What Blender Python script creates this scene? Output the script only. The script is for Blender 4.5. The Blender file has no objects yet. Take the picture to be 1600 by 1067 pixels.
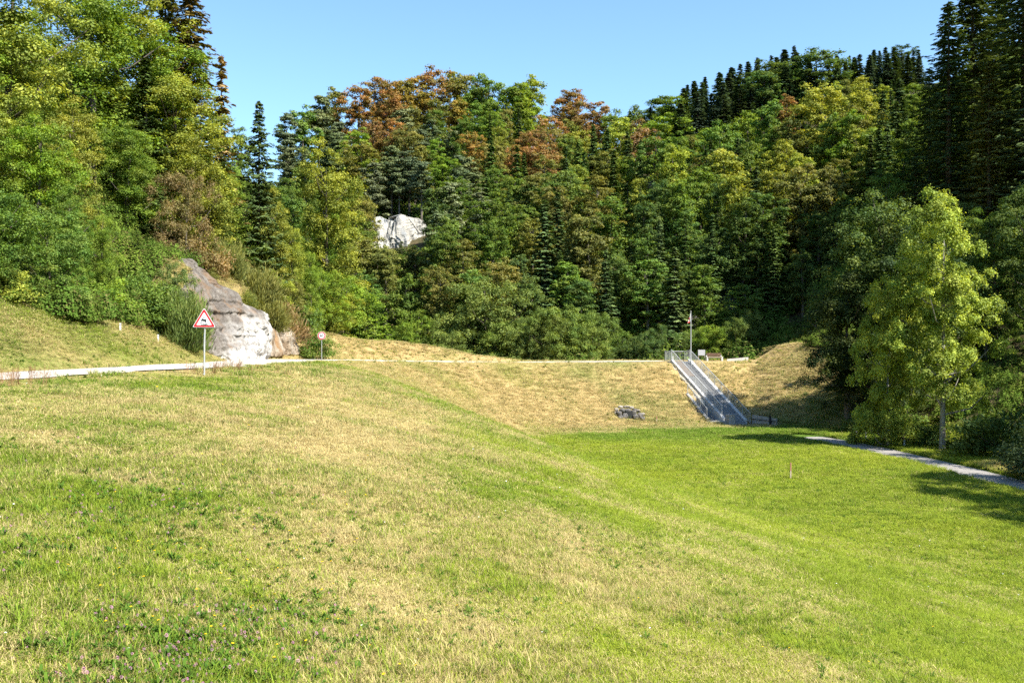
import bpy, math, random
import numpy as np
from mathutils import Vector, Matrix, Euler

# ------------------------------------------------------------------ camera, sky, sun
scene = bpy.context.scene
C = scene.collection
PXF = 1555.0                      # focal length in photo pixels (photo is 1600 wide)
cam_d = bpy.data.cameras.new('camera')
cam_d.sensor_width = 36.0
cam_d.lens = 36.0 * PXF / 1600.0
cam_d.clip_start = 0.1
cam_d.clip_end = 6000.0
cam = bpy.data.objects.new('camera', cam_d)
cam.location = (0, 0, 0)
cam.rotation_euler = (math.radians(90), 0, 0)
C.objects.link(cam)
scene.camera = cam

SUN_EL = math.radians(50.0)
SUN_H = Vector((0.82, -0.57)).normalized()
world = bpy.data.worlds.new('World')
scene.world = world
world.use_nodes = True
wn = world.node_tree
wn.nodes.clear()
sky = wn.nodes.new('ShaderNodeTexSky')
sky.sky_type = 'NISHITA'
sky.sun_disc = False
sky.sun_elevation = SUN_EL
sky.sun_rotation = math.atan2(SUN_H.x, SUN_H.y)
sky.altitude = 600
sky.air_density = 1.0
sky.dust_density = 0.6
sky.ozone_density = 0.5
bg = wn.nodes.new('ShaderNodeBackground')
bg.inputs['Strength'].default_value = 0.10
wo = wn.nodes.new('ShaderNodeOutputWorld')
tintn = wn.nodes.new('ShaderNodeMix'); tintn.data_type = 'RGBA'; tintn.blend_type = 'MULTIPLY'
tintn.inputs['Factor'].default_value = 1.0
tintn.inputs[7].default_value = (0.82, 1.02, 1.12, 1)
wn.links.new(sky.outputs[0], tintn.inputs[6])
wn.links.new(tintn.outputs[2], bg.inputs[0])
wn.links.new(bg.outputs[0], wo.inputs[0])

sun_d = bpy.data.lights.new('sun', 'SUN')
sun_d.energy = 5.0
sun_d.angle = math.radians(0.53)
sun_d.color = (1.0, 0.95, 0.86)
sun = bpy.data.objects.new('sun', sun_d)
to_sun = Vector((SUN_H.x * math.cos(SUN_EL), SUN_H.y * math.cos(SUN_EL), math.sin(SUN_EL)))
sun.rotation_euler = to_sun.to_track_quat('Z', 'Y').to_euler()
sun.location = to_sun * 200
C.objects.link(sun)

scene.view_settings.view_transform = 'Standard'
scene.view_settings.look = 'None'
scene.view_settings.exposure = 1.35
scene.view_settings.gamma = 1.0
scene.view_settings.use_curve_mapping = False
scene.render.engine = 'CYCLES'
cy = scene.cycles
cy.max_bounces = 6
cy.diffuse_bounces = 3
cy.glossy_bounces = 2
cy.transmission_bounces = 3
cy.transparent_max_bounces = 4
cy.use_denoising = False
cy.use_adaptive_sampling = True
cy.adaptive_threshold = 0.02
cy.caustics_reflective = False
cy.caustics_refractive = False

rng = np.random.default_rng(7)
random.seed(7)

# ------------------------------------------------------------------ numeric helpers
def smooth(a, b, v):
    t = np.clip((v - a) / (b - a), 0, 1)
    return t * t * (3 - 2 * t)

_lat = np.random.default_rng(99).random((4, 256, 256))
def vnoise(x, y, k=0):
    x = np.asarray(x, float); y = np.asarray(y, float)
    xi = np.floor(x).astype(int); yi = np.floor(y).astype(int)
    fx = x - xi; fy = y - yi
    fx = fx * fx * (3 - 2 * fx); fy = fy * fy * (3 - 2 * fy)
    L = _lat[k % 4]
    x0 = xi % 256; x1 = (xi + 1) % 256; y0 = yi % 256; y1 = (yi + 1) % 256
    return (L[y0, x0] * (1 - fx) + L[y0, x1] * fx) * (1 - fy) + (L[y1, x0] * (1 - fx) + L[y1, x1] * fx) * fy

def fbm(x, y, scale, octaves=4, k=0):
    s = 0; a = 0.5; tot = 0
    for o in range(octaves):
        s = s + a * vnoise(x / scale + 17.3 * o + 5.1 * k, y / scale + 9.7 * o - 3.3 * k, k + o)
        tot += a; a *= 0.5; scale *= 0.5
    return s / tot

def poly_dist(px_, py_, pts):
    """distance to a polyline; sign is positive on its left; also arc length of the foot point"""
    px_ = np.asarray(px_, float); py_ = np.asarray(py_, float)
    best = np.full(px_.shape, 1e18); sgn = np.ones(px_.shape); arc = np.zeros(px_.shape)
    acc = 0.0
    n = len(pts)
    for i in range(n - 1):
        ax, ay = pts[i]; bx, by = pts[i + 1]
        dx, dy = bx - ax, by - ay
        L2 = dx * dx + dy * dy; L = math.sqrt(L2)
        t = ((px_ - ax) * dx + (py_ - ay) * dy) / L2
        lo = -1e9 if i == 0 else 0.0
        hi = 1e9 if i == n - 2 else 1.0
        t = np.clip(t, lo, hi)
        ex = px_ - (ax + t * dx); ey = py_ - (ay + t * dy)
        d2 = ex * ex + ey * ey
        cr = dx * (py_ - ay) - dy * (px_ - ax)
        m = d2 < best
        best = np.where(m, d2, best); sgn = np.where(m, np.sign(cr), sgn)
        arc = np.where(m, acc + t * L, arc)
        acc += L
    return np.sqrt(best) * sgn, arc

def spline(pts, n=14):
    P = [np.array(p, float) for p in pts]
    P = [2 * P[0] - P[1]] + P + [2 * P[-1] - P[-2]]
    out = []
    for i in range(1, len(P) - 2):
        p0, p1, p2, p3 = P[i - 1], P[i], P[i + 1], P[i + 2]
        for k in range(n):
            t = k / n
            out.append(0.5 * ((2 * p1) + (-p0 + p2) * t + (2 * p0 - 5 * p1 + 4 * p2 - p3) * t * t + (-p0 + 3 * p1 - 3 * p2 + p3) * t ** 3))
    out.append(P[-2])
    return [tuple(p) for p in out]

# ------------------------------------------------------------------ the lie of the land
ROAD = spline([(-21, -60), (-18.5, -20), (-17.6, 10), (-17.1, 30), (-16.4, 46), (-16.0, 60), (-16.6, 74), (-14.0, 88), (-7.5, 98.5), (2, 105.2), (12, 109.2), (24, 113.2), (40, 120)], 5)
ROAD_W = 4.0
CREST = [(-15.2, 70), (-14.2, 82), (-11.5, 90), (-6.5, 96.6), (2, 102.3), (19, 109.0), (30, 112.2), (60, 120)]
RIGHT_FOOT = [(4, 124), (12, 112), (21.5, 99.0), (26.5, 92), (31.5, 84), (35.5, 74), (37, 60), (38, 30), (40, -60)]
PATH = spline([(30.5, 20), (28.9, 45), (28.2, 55), (27.6, 66), (26.2, 78), (23.6, 86), (20, 91)], 5)
ZR_Y = [-60, 0, 33, 45, 60, 75, 90, 105, 130]
ZR_Z = [-0.6, -0.95, -1.15, -1.22, -1.30, -1.45, -1.75, -2.2, -2.2]
U_T = [0, .05, .12, .22, .33, .45, .56, .68, .8, .9, 1.0, 1.15, 1.3]
U_V = [0, .010, .030, .075, .155, .275, .41, .58, .745, .86, .935, .985, 1.0]

def ROAD_BANK(y): return .050 * smooth(40, 66, y) * (1 - smooth(100, 106, y))
# far ground: control points (photo x, distance, ground height), thin-plate interpolation
_ctl = []
for px_, row in {
    -700: {60: 55, 125: 95, 200: 120, 300: 130, 420: 130, 650: 130},
    -200: {125: 48, 160: 62, 200: 78, 250: 88, 320: 90, 420: 85, 650: 80},
    100: {125: 16, 160: 33, 200: 50, 250: 58, 320: 60, 420: 62, 650: 60},
    300: {125: 3, 160: 14, 200: 28, 250: 42, 320: 46, 420: 50, 650: 50},
    440: {125: -4, 160: 8, 200: 21, 250: 35, 320: 36, 420: 40, 650: 45},
    600: {125: -4, 160: 9, 200: 27, 250: 46, 320: 44, 420: 44, 650: 45},
    700: {125: -4, 160: 9, 200: 29, 250: 48, 320: 47, 420: 48, 650: 50},
    850: {125: -4, 160: 10, 200: 28, 250: 45, 320: 45, 420: 58, 650: 60},
    1000: {125: -4, 150: 7, 180: 20, 220: 29, 260: 31, 320: 42, 420: 76, 650: 85},
    1100: {125: -2, 150: 9, 180: 23, 220: 33, 260: 40, 320: 62, 420: 89, 650: 95},
    1230: {125: 0, 150: 12, 180: 27, 220: 40, 260: 46, 320: 68, 420: 100, 650: 110},
    1400: {125: 6, 150: 20, 180: 37, 220: 50, 260: 58, 320: 78, 420: 102, 650: 120},
    1600: {125: 24, 150: 36, 180: 50, 220: 60, 260: 74, 320: 90, 420: 112, 650: 130},
    2200: {60: 26, 125: 56, 200: 84, 260: 100, 420: 130, 650: 150},
}.items():
    for d_, z_ in row.items():
        _ctl.append(((px_ - 800) / PXF * d_, d_, z_))
_ctl += [(-300, 0, 90), (300, 0, 90), (-300, 300, 120), (600, 300, 160), (0, 1000, 90), (500, 900, 130), (-500, 900, 110)]
_ctl = np.array(_ctl, float)
def _tps(r2):
    return np.where(r2 > 1e-9, 0.5 * r2 * np.log(np.maximum(r2, 1e-12)), 0)
_cx, _cy, _cz = _ctl[:, 0] / 100, _ctl[:, 1] / 100, _ctl[:, 2]
_n = len(_cx)
_K = _tps((_cx[:, None] - _cx[None]) ** 2 + (_cy[:, None] - _cy[None]) ** 2) + np.eye(_n) * 0.02
_P = np.stack([np.ones(_n), _cx, _cy], 1)
_A = np.zeros((_n + 3, _n + 3)); _A[:_n, :_n] = _K; _A[:_n, _n:] = _P; _A[_n:, :_n] = _P.T
_w = np.linalg.solve(_A, np.concatenate([_cz, np.zeros(3)]))
def far_ground(x, y):
    x = np.clip(x, -420, 620); y = np.clip(y, 20, 1000)
    shp = np.shape(x)
    x = np.ravel(x) / 100; y = np.ravel(y) / 100
    out = np.empty(x.shape)
    for i in range(0, len(x), 20000):
        xs = x[i:i + 20000]; ys = y[i:i + 20000]
        r2 = (xs[:, None] - _cx[None]) ** 2 + (ys[:, None] - _cy[None]) ** 2
        out[i:i + 20000] = _tps(r2) @ _w[:_n] + _w[_n] + _w[_n + 1] * xs + _w[_n + 2] * ys
    return np.clip(out, -8, 170).reshape(shp)

def smax(a, b, k):
    h = np.clip(0.5 + 0.5 * (a - b) / k, 0, 1)
    return b * (1 - h) + a * h + k * h * (1 - h)

def ground(x, y, detail=True):
    x, y = np.broadcast_arrays(np.asarray(x, float), np.asarray(y, float))
    dr, arc = poly_dist(x, y, ROAD)           # positive = left of the road
    zr = np.interp(y, ZR_Y, ZR_Z)
    half = ROAD_W / 2
    # meadow slope right of the road
    s = np.maximum(0, -dr - half)
    L = np.interp(y, [-60, 5, 40, 60, 75, 88, 100], [42, 37, 27, 18.5, 14, 11, 8])
    n1 = (fbm(x, y, 9, 3, 1) - 0.5)
    z_meadow = zr + (-8.0 - zr) * np.interp(s / L, U_T, U_V)
    if detail:
        z_meadow = z_meadow + n1 * 0.35 * smooth(2, 10, s) + (fbm(x, y, 1.6, 3, 2) - 0.5) * 0.10 * smooth(1, 3, s)
    # bank and hill left of the road
    sl = np.maximum(0, dr - half - 0.7)
    bank = 0.62 * sl + 0.12 * np.maximum(0, sl - 8)
    cap_far = np.interp(x, [-60, -36, -27, -19, -11, -4, 2], [60, 30, 8, 3.4, 2.4, 0.7, 0.0])
    cap = np.where(y > 78, cap_far + (1 - smooth(78, 92, y)) * 30, 60.0)
    bank = np.minimum(bank, cap)
    bank = bank + 4.4 * smooth(1.4, 3.6, sl) * smooth(64.5, 69, y) * (1 - smooth(80, 88, y))
    if detail:
        bank = bank * (1 + 0.25 * (fbm(x, y, 6, 3, 3) - 0.5)) + (fbm(x, y, 1.3, 2, 0) - .5) * 0.12 * smooth(.5, 2, sl)
    z_meadow = z_meadow + bank
    # dam: crest about 6 m wide, face 1:2.25
    dc, _ = poly_dist(x, y, CREST)            # positive = beyond the crest's front edge
    zc = np.interp(y, ZR_Y, ZR_Z)
    face = zc - np.maximum(0, -dc) / 2.25
    backs = zc - np.maximum(0, dc - 7.5) / 2.2
    dam = np.where(dc < 0, face, backs)
    if detail:
        dam = dam + (fbm(x, y, 2.5, 3, 1) - 0.5) * 0.16 * (1 - smooth(-1.5, 0.5, dc) * (1 - smooth(6, 8, dc)))
    back_mask = smooth(2, 9, dc) * smooth(70, 95, y)
    z_meadow = np.where(dr > 0, z_meadow, z_meadow)
    z = smax(z_meadow, dam, 0.9 * (1 - smooth(-1.5, 0, dc)) + 0.05)
    # beyond the crest the meadow formula must not hold the land up
    behind = smooth(7.5, 16, dc) * smooth(-34, -12, x)
    z = z * (1 - behind) + np.maximum(dam, -5.0) * behind
    # right hill
    dh, _ = poly_dist(x, y, RIGHT_FOOT)
    dh = np.maximum(0, dh)
    hill = -8.0 + 0.50 * dh + 0.10 * np.maximum(0, dh - 22)
    hill = np.minimum(hill, 80)
    cap_r = np.interp(x, [19, 24, 25.5, 27.2, 30, 34, 38, 60], [-2.6, -2.5, -2.05, -1.15, -0.5, 0.0, 1.2, 60]) - 6 * smooth(114.5, 122, y) * (1 - smooth(31, 38, x))
    hill = np.where(y > 96, np.minimum(hill, cap_r + (1 - smooth(96, 106, y)) * 20), hill)
    if detail:
        hill = hill + (fbm(x, y, 4, 3, 2) - 0.5) * 0.5 * smooth(0, 4, dh)
    z = smax(z, hill, 0.5)
    # ground behind and far hills
    w = smooth(118, 136, y)
    fx = far_ground(x, y) if np.any(w > 0) or np.any(np.abs(x) > 70) else np.zeros_like(x)
    if detail:
        fx = fx + (fbm(x, y, 26, 4, 3) - 0.5) * 6 * smooth(130, 170, y)
    z = z * (1 - w) + fx * w
    return z

def G(x, y):
    return float(ground(np.array([float(x)]), np.array([float(y)]))[0])

def d_for(px_, s):
    """distance at which a photo column lies s metres beyond the road's left edge"""
    d = np.linspace(8, 110, 800)
    dr_, _ = poly_dist((px_ - 800) / PXF * d, d, ROAD)
    k = np.argmax(dr_ - ROAD_W / 2 > s)
    return float(d[k])

def at(px_, d):
    """world x of a photo column at distance d"""
    return (px_ - 800.0) / PXF * d

# ------------------------------------------------------------------ mesh helpers
def make_mesh(name, verts, faces, mats, smooth_=False, attrs=None, mat_idx=None):
    """faces: (n,k) int array, or a list of tuples"""
    me = bpy.data.meshes.new(name)
    if isinstance(faces, np.ndarray):
        verts = np.asarray(verts, np.float32)
        n, k = faces.shape
        me.vertices.add(len(verts)); me.vertices.foreach_set('co', verts.ravel())
        me.loops.add(n * k); me.loops.foreach_set('vertex_index', faces.astype(np.int32).ravel())
        me.polygons.add(n)
        me.polygons.foreach_set('loop_start', np.arange(0, n * k, k, dtype=np.int32))
        me.polygons.foreach_set('loop_total', np.full(n, k, np.int32))
        if mat_idx is not None:
            me.polygons.foreach_set('material_index', np.asarray(mat_idx, np.int32))
        me.update(calc_edges=True)
    else:
        me.from_pydata([tuple(v) for v in verts], [], [tuple(f) for f in faces])
        if mat_idx is not None:
            me.polygons.foreach_set('material_index', np.asarray(mat_idx, np.int32))
        me.update()
    if smooth_:
        me.polygons.foreach_set('use_smooth', np.ones(len(me.polygons), bool))
    for nm, arr in (attrs or {}).items():
        if arr.ndim == 1:
            a = me.attributes.new(nm, 'FLOAT', 'POINT'); a.data.foreach_set('value', arr.astype(np.float32))
        else:
            a = me.attributes.new(nm, 'FLOAT_VECTOR', 'POINT'); a.data.foreach_set('vector', arr.astype(np.float32).ravel())
    if not isinstance(mats, (list, tuple)):
        mats = [mats]
    for m in mats:
        me.materials.append(m)
    return me

def link(name, me, parent=None, loc=(0, 0, 0), rot=(0, 0, 0), scale=(1, 1, 1)):
    o = bpy.data.objects.new(name, me)
    o.location = loc; o.rotation_euler = rot; o.scale = scale
    if parent is not None:
        o.parent = parent
    C.objects.link(o)
    return o

def tag(o, label=None, cat=None, group=None, kind=None):
    if label: o['label'] = label
    if cat: o['category'] = cat
    if group: o['group'] = group
    if kind: o['kind'] = kind
    return o

class MB:
    """collects simple solids"""
    def __init__(self): self.v = []; self.f = []
    def add(self, vs, fs):
        b = len(self.v); self.v += [tuple(v) for v in vs]; self.f += [tuple(i + b for i in f) for f in fs]
    def hexa(self, c8):
        self.add(c8, [(0, 3, 2, 1), (4, 5, 6, 7), (0, 1, 5, 4), (1, 2, 6, 5), (2, 3, 7, 6), (3, 0, 4, 7)])
    def box(self, x0, x1, y0, y1, z0, z1):
        self.hexa([(x0, y0, z0), (x1, y0, z0), (x1, y1, z0), (x0, y1, z0), (x0, y0, z1), (x1, y0, z1), (x1, y1, z1), (x0, y1, z1)])
    def bar(self, a, b, w, h=None, up=Vector((0, 0, 1))):
        h = h or w
        a = Vector(a); b = Vector(b); d = (b - a).normalized()
        if abs(d.dot(up)) > 0.98: up = Vector((0, 1, 0))
        s = d.cross(up).normalized() * (w / 2); t = s.cross(d).normalized() * (h / 2)
        self.hexa([a - s - t, a + s - t, a + s + t, a - s + t, b - s - t, b + s - t, b + s + t, b - s + t])
    def tube(self, pts, radii, n=8, cap=True):
        pts = [Vector(p) for p in pts]
        b = len(self.v)
        ref = Vector((1, 0, 0))
        for i, p in enumerate(pts):
            d = (pts[min(i + 1, len(pts) - 1)] - pts[max(i - 1, 0)]).normalized()
            if abs(d.dot(ref)) > 0.95: ref = Vector((0, 1, 0))
            u = d.cross(ref).normalized(); w = u.cross(d).normalized()
            for k in range(n):
                a = 2 * math.pi * k / n
                self.v.append(tuple(p + (u * math.cos(a) + w * math.sin(a)) * radii[i]))
        for i in range(len(pts) - 1):
            for k in range(n):
                k2 = (k + 1) % n
                self.f.append((b + i * n + k, b + i * n + k2, b + (i + 1) * n + k2, b + (i + 1) * n + k))
        if cap:
            self.f.append(tuple(b + k for k in range(n)))
            self.f.append(tuple(b + (len(pts) - 1) * n + k for k in reversed(range(n))))
    def build(self, name, mat, parent=None, smooth_=False, **kw):
        return link(name, make_mesh(name, self.v, self.f, mat, smooth_), parent, **kw)

# ------------------------------------------------------------------ materials
def new_mat(name):
    m = bpy.data.materials.new(name); m.use_nodes = True
    nt = m.node_tree; nt.nodes.clear()
    out = nt.nodes.new('ShaderNodeOutputMaterial')
    return m, nt, out

def N(nt, typ, **props):
    n = nt.nodes.new(typ)
    for k, v in props.items():
        if k == 'inp':
            for a, b in v.items(): n.inputs[a].default_value = b
        else: setattr(n, k, v)
    return n

def noise_node(nt, scale, detail=4, rough=0.55, coord='Object', stretch=None):
    tc = N(nt, 'ShaderNodeTexCoord')
    no = N(nt, 'ShaderNodeTexNoise', inp={'Scale': scale, 'Detail': detail, 'Roughness': rough})
    if coord == 'World':
        ge = N(nt, 'ShaderNodeNewGeometry'); src = ge.outputs['Position']
    else:
        src = tc.outputs[coord]
    if stretch:
        mp = N(nt, 'ShaderNodeMapping'); mp.inputs['Scale'].default_value = stretch
        nt.links.new(src, mp.inputs[0]); src = mp.outputs[0]
    nt.links.new(src, no.inputs['Vector'])
    return no

def ramp(nt, fac, stops):
    r = N(nt, 'ShaderNodeValToRGB')
    el = r.color_ramp.elements
    el[0].position = stops[0][0]; el[0].color = (*stops[0][1], 1)
    el[1].position = stops[-1][0]; el[1].color = (*stops[-1][1], 1)
    for p, c in stops[1:-1]:
        e = el.new(p); e.color = (*c, 1)
    nt.links.new(fac, r.inputs[0])
    return r

def simple_mat(name, c0, c1, scale=6, rough=0.7, bump=0.2, metallic=0.0, detail=5, coord='Object', stretch=None, bump_scale=None):
    m, nt, out = new_mat(name)
    no = noise_node(nt, scale, detail, 0.6, coord, stretch)
    r = ramp(nt, no.outputs[0], [(0.3, c0), (0.7, c1)])
    p = N(nt, 'ShaderNodeBsdfPrincipled', inp={'Roughness': rough, 'Metallic': metallic})
    nt.links.new(r.outputs[0], p.inputs['Base Color'])
    if bump:
        n2 = noise_node(nt, bump_scale or scale * 4, 6, 0.65, coord, stretch)
        b = N(nt, 'ShaderNodeBump', inp={'Strength': bump, 'Distance': 0.05})
        nt.links.new(n2.outputs[0], b.inputs['Height'])
        nt.links.new(b.outputs[0], p.inputs['Normal'])
    nt.links.new(p.outputs[0], out.inputs[0])
    return m

def leaf_mat(name, translucent=0.35, gloss=0.06, var=0.5, patch=0.5):
    """leaf colour = the tree's own colour varied leaf by leaf and spray by spray"""
    m, nt, out = new_mat(name)
    oi = N(nt, 'ShaderNodeObjectInfo')
    at_ = N(nt, 'ShaderNodeAttribute', attribute_name='tint')
    mr = N(nt, 'ShaderNodeMapRange', inp={'To Min': 1 - var, 'To Max': 1 + var})
    nt.links.new(at_.outputs['Fac'], mr.inputs[0])
    hs = N(nt, 'ShaderNodeHueSaturation', inp={'Saturation': 1.0})
    hr = N(nt, 'ShaderNodeMapRange', inp={'To Min': 0.525, 'To Max': 0.478})
    nt.links.new(at_.outputs['Fac'], hr.inputs[0])
    nt.links.new(hr.outputs[0], hs.inputs['Hue'])
    nt.links.new(mr.outputs[0], hs.inputs['Value'])
    # sprays within one crown differ: some turn olive, some keep the tree's own colour
    pn = noise_node(nt, 0.42, 3, 0.6, 'Object')
    pr_ = N(nt, 'ShaderNodeMapRange', inp={'From Min': 0.47, 'From Max': 0.60, 'To Max': patch})
    nt.links.new(pn.outputs[0], pr_.inputs[0])
    pm = N(nt, 'ShaderNodeMix', data_type='RGBA'); pm.inputs[7].default_value = (0.155, 0.185, 0.04, 1)
    nt.links.new(pr_.outputs[0], pm.inputs['Factor']); nt.links.new(oi.outputs['Color'], pm.inputs[6])
    nt.links.new(pm.outputs[2], hs.inputs['Color'])
    df = N(nt, 'ShaderNodeBsdfDiffuse'); tr = N(nt, 'ShaderNodeBsdfTranslucent')
    nt.links.new(hs.outputs[0], df.inputs[0])
    br = N(nt, 'ShaderNodeMix', data_type='RGBA', blend_type='MULTIPLY'); br.inputs['Factor'].default_value = 1
    nt.links.new(hs.outputs[0], br.inputs[6]); br.inputs[7].default_value = (1.35, 1.25, 0.5, 1)
    nt.links.new(br.outputs[2], tr.inputs[0])
    mx = N(nt, 'ShaderNodeMixShader'); mx.inputs[0].default_value = translucent
    nt.links.new(df.outputs[0], mx.inputs[1]); nt.links.new(tr.outputs[0], mx.inputs[2])
    gl = N(nt, 'ShaderNodeBsdfGlossy', inp={'Roughness': 0.6, 'Color': (0.8, 0.85, 0.8, 1)})
    m2 = N(nt, 'ShaderNodeMixShader'); m2.inputs[0].default_value = gloss
    nt.links.new(mx.outputs[0], m2.inputs[1]); nt.links.new(gl.outputs[0], m2.inputs[2])
    nt.links.new(m2.outputs[0], out.inputs[0])
    return m

M_leaf = leaf_mat('leaves', 0.36, 0.012, 0.5)
M_needle = leaf_mat('needles', 0.18, 0.012, 0.45, 0.25)
M_bark = simple_mat('bark', (0.07, 0.055, 0.04), (0.16, 0.135, 0.11), 5, 0.9, 0.6, stretch=(1, 1, 0.25))
M_bark_pale = simple_mat('pale_bark', (0.16, 0.145, 0.12), (0.36, 0.34, 0.30), 4, 0.9, 0.5, stretch=(1, 1, 0.5))

# ------------------------------------------------------------------ ground colour: how dry, how green
def proj(x, y, z):
    y = np.maximum(y, 0.5)
    return 800 + x / y * PXF, 533.5 - z / y * PXF

def bump2(x, y, cx, cy, rx, ry):
    return np.exp(-(((x - cx) / rx) ** 2 + ((y - cy) / ry) ** 2))

def dryness(x, y):
    """0 = lush green, 1 = straw"""
    dr, _ = poly_dist(x, y, ROAD)
    s = -dr - ROAD_W / 2
    L = np.interp(y, [-60, 5, 40, 60, 75, 88, 100], [42, 37, 27, 18.5, 14, 11, 8])
    u = s / L
    dc, _ = poly_dist(x, y, CREST)
    dh, _ = poly_dist(x, y, RIGHT_FOOT)
    wob = (fbm(x, y, 7, 4, 0) - 0.5) * 0.9
    d = np.interp(u + wob * 0.5, [0, .1, .25, .36, .46, .57, .75, 1.0], [.58, .50, .60, .62, .44, .24, .12, .05])
    big = fbm(x, y, 5.0, 4, 2)
    d = d + (big - 0.5) * 0.9 * np.interp(u, [0, .6, .9], [1, .8, .35])
    d = d + (fbm(x, y, 1.3, 3, 3) - 0.5) * 1.05 * np.interp(u, [0, .6, .9], [1, .9, .35])
    # the palest strip down the middle of the slope
    cl_, _ = poly_dist(x, y, [(-15, 84), (-10.5, 76), (-5, 68), (0, 60)])
    d = d + 0.5 * np.exp(-(cl_ / 1.6) ** 2) * smooth(57, 64, y) * (1 - smooth(86, 92, y))
    d = d + 0.5 * bump2(x, y, -3.4, 21, 2.2, 8) + 0.2 * bump2(x, y, -6, 34, 3, 12)
    # green strip where clover grows, left foreground
    d = d - 0.45 * bump2(x, y, -4.6, 11.0, 1.6, 2.4) - 0.35 * bump2(x, y, -2.2, 6.6, 0.9, 1.3) - 0.25 * bump2(x, y, -11, 31, 3, 7)
    # dam face
    on_dam = smooth(-18.0, -15.0, dc + (fbm(x, y, 3.0, 4, 2) - .5) * 7) * smooth(-18, -10, x + (y - 76) * 0.3)
    face_d = 0.78 + (fbm(x, y, 4, 4, 1) - 0.5) * 0.9 - 0.12 * smooth(-4, 0, dc)
    toe = 0.72
    dcw = dc + (fbm(x, y, 3.5, 4, 1) - .5) * 5
    d = np.where(True, d * (1 - on_dam * smooth(70, 80, y)) + np.where(dc < -13.5, toe, face_d) * on_dam * smooth(70, 80, y), d)
    # far floor in front of the dam: deep green band
    d = d - 0.10 * bump2(x, y, 12, 84, 10, 4)
    # left bank, berm
    bank = smooth(0.3, 1.2, dr - ROAD_W / 2)
    bd = np.interp(y, [20, 45, 62, 80, 100], [.30, .40, .60, .78, .80]) + (fbm(x, y, 3.5, 4, 2) - 0.5) * 0.95
    d = d * (1 - bank) + bd * bank
    # right hill foot
    rh = smooth(-0.5, 1.5, dh)
    ab = np.interp(y, [80, 96, 100], [.12, .55, .86]) + (fbm(x, y, 2.0, 4, 3) - .5) * 0.6
    d = d * (1 - rh) + ab * rh
    # crest strip
    return np.clip(d, 0, 1)

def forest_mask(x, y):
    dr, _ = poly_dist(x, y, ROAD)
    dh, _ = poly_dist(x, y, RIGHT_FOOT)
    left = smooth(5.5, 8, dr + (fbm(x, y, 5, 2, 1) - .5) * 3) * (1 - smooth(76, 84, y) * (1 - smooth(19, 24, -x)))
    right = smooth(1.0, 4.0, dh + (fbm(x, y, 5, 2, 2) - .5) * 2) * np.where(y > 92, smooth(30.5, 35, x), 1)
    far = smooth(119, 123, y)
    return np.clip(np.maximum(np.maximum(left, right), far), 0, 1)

def floor_green(x, y):
    """1 where the green is the deep blue-green crop in front of the dam, 0.5 ordinary, 0 yellow-green"""
    g = 0.26 + (fbm(x, y, 8, 3, 1) - 0.5) * 0.5
    g = g + 0.55 * smooth(74, 82, y) * smooth(2, 8, x) * (1 - smooth(30, 34, x))
    dr, _ = poly_dist(x, y, ROAD)
    g = g + 0.25 * np.interp(-dr, [0, 14, 20], [1, .7, 0])
    return np.clip(g, 0, 1)

# ------------------------------------------------------------------ ground sheets
def lines(segs):
    out = []
    for a, b, st in segs:
        n = max(1, int(round((b - a) / st)))
        out += list(np.linspace(a, b, n, endpoint=False))
    out.append(segs[-1][1])
    return np.array(out)
XS = lines([(-1500, -300, 120), (-300, -110, 10), (-110, -45, 3), (-45, -24, 0.8), (-24, -8, 0.28), (-8, 8, 0.22), (8, 32, 0.4), (32, 42, 0.7), (42, 120, 3), (120, 330, 7), (330, 1600, 120)])
YS = lines([(-1500, -120, 100), (-120, -20, 8), (-20, 2, 1.0), (2, 20, 0.22), (20, 60, 0.35), (60, 92, 0.4), (92, 122, 0.33), (122, 140, 2), (140, 300, 5), (300, 520, 9), (520, 2200, 90)])
XX, YY = np.meshgrid(XS, YS)
ZZ = ground(XX, YY)
dr_g, _ = poly_dist(XX, YY, ROAD)
dp_g, _ = poly_dist(XX, YY, PATH)
# bed the road and the path into the ground
zroad = np.interp(YY, ZR_Y, ZR_Z) + np.clip(dr_g, -2, 2) * ROAD_BANK(YY)
wr = 1 - smooth(ROAD_W / 2, ROAD_W / 2 + 0.7, np.abs(dr_g))
ZZ = ZZ * (1 - wr) + (zroad - 0.04) * wr
wp = 1 - smooth(1.45, 2.1, np.abs(dp_g))
wp = wp * (1 - smooth(88, 92, YY)) * smooth(16, 22, YY)
ZZ = ZZ * (1 - wp) + (-8.03) * wp
_u = (XX - 18.55) * .978 + (YY - 109.0) * .207; _s = (XX - 18.55) * .207 - (YY - 109.0) * .978
_cut = (np.abs(_u) < 1.55) & (_s > -.2) & (_s < 15.4)
ZZ = np.where(_cut, np.minimum(ZZ, -2.2 - .392 * _s - .55), ZZ)
_plat = (np.abs(_u) < 1.5) & (_s > -2.5) & (_s <= -.2)
ZZ = np.where(_plat, -2.35, ZZ)
_ch = (_u > -2.7) & (_u <= -1.2) & (_s > 8.6) & (_s < 13.9)
ZZ = np.where(_ch, np.minimum(ZZ, -8.25 + np.clip(12.6 - _s, 0, 4) * .33), ZZ)
nx, ny = len(XS), len(YS)
gverts = np.stack([XX, YY, ZZ], -1).reshape(-1, 3)
ii = np.arange(nx * ny).reshape(ny, nx)
quads = np.stack([ii[:-1, :-1], ii[:-1, 1:], ii[1:, 1:], ii[1:, :-1]], -1)
DRY = dryness(XX, YY).ravel(); FOR = forest_mask(XX, YY).ravel(); GRN = floor_green(XX, YY).ravel()

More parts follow.
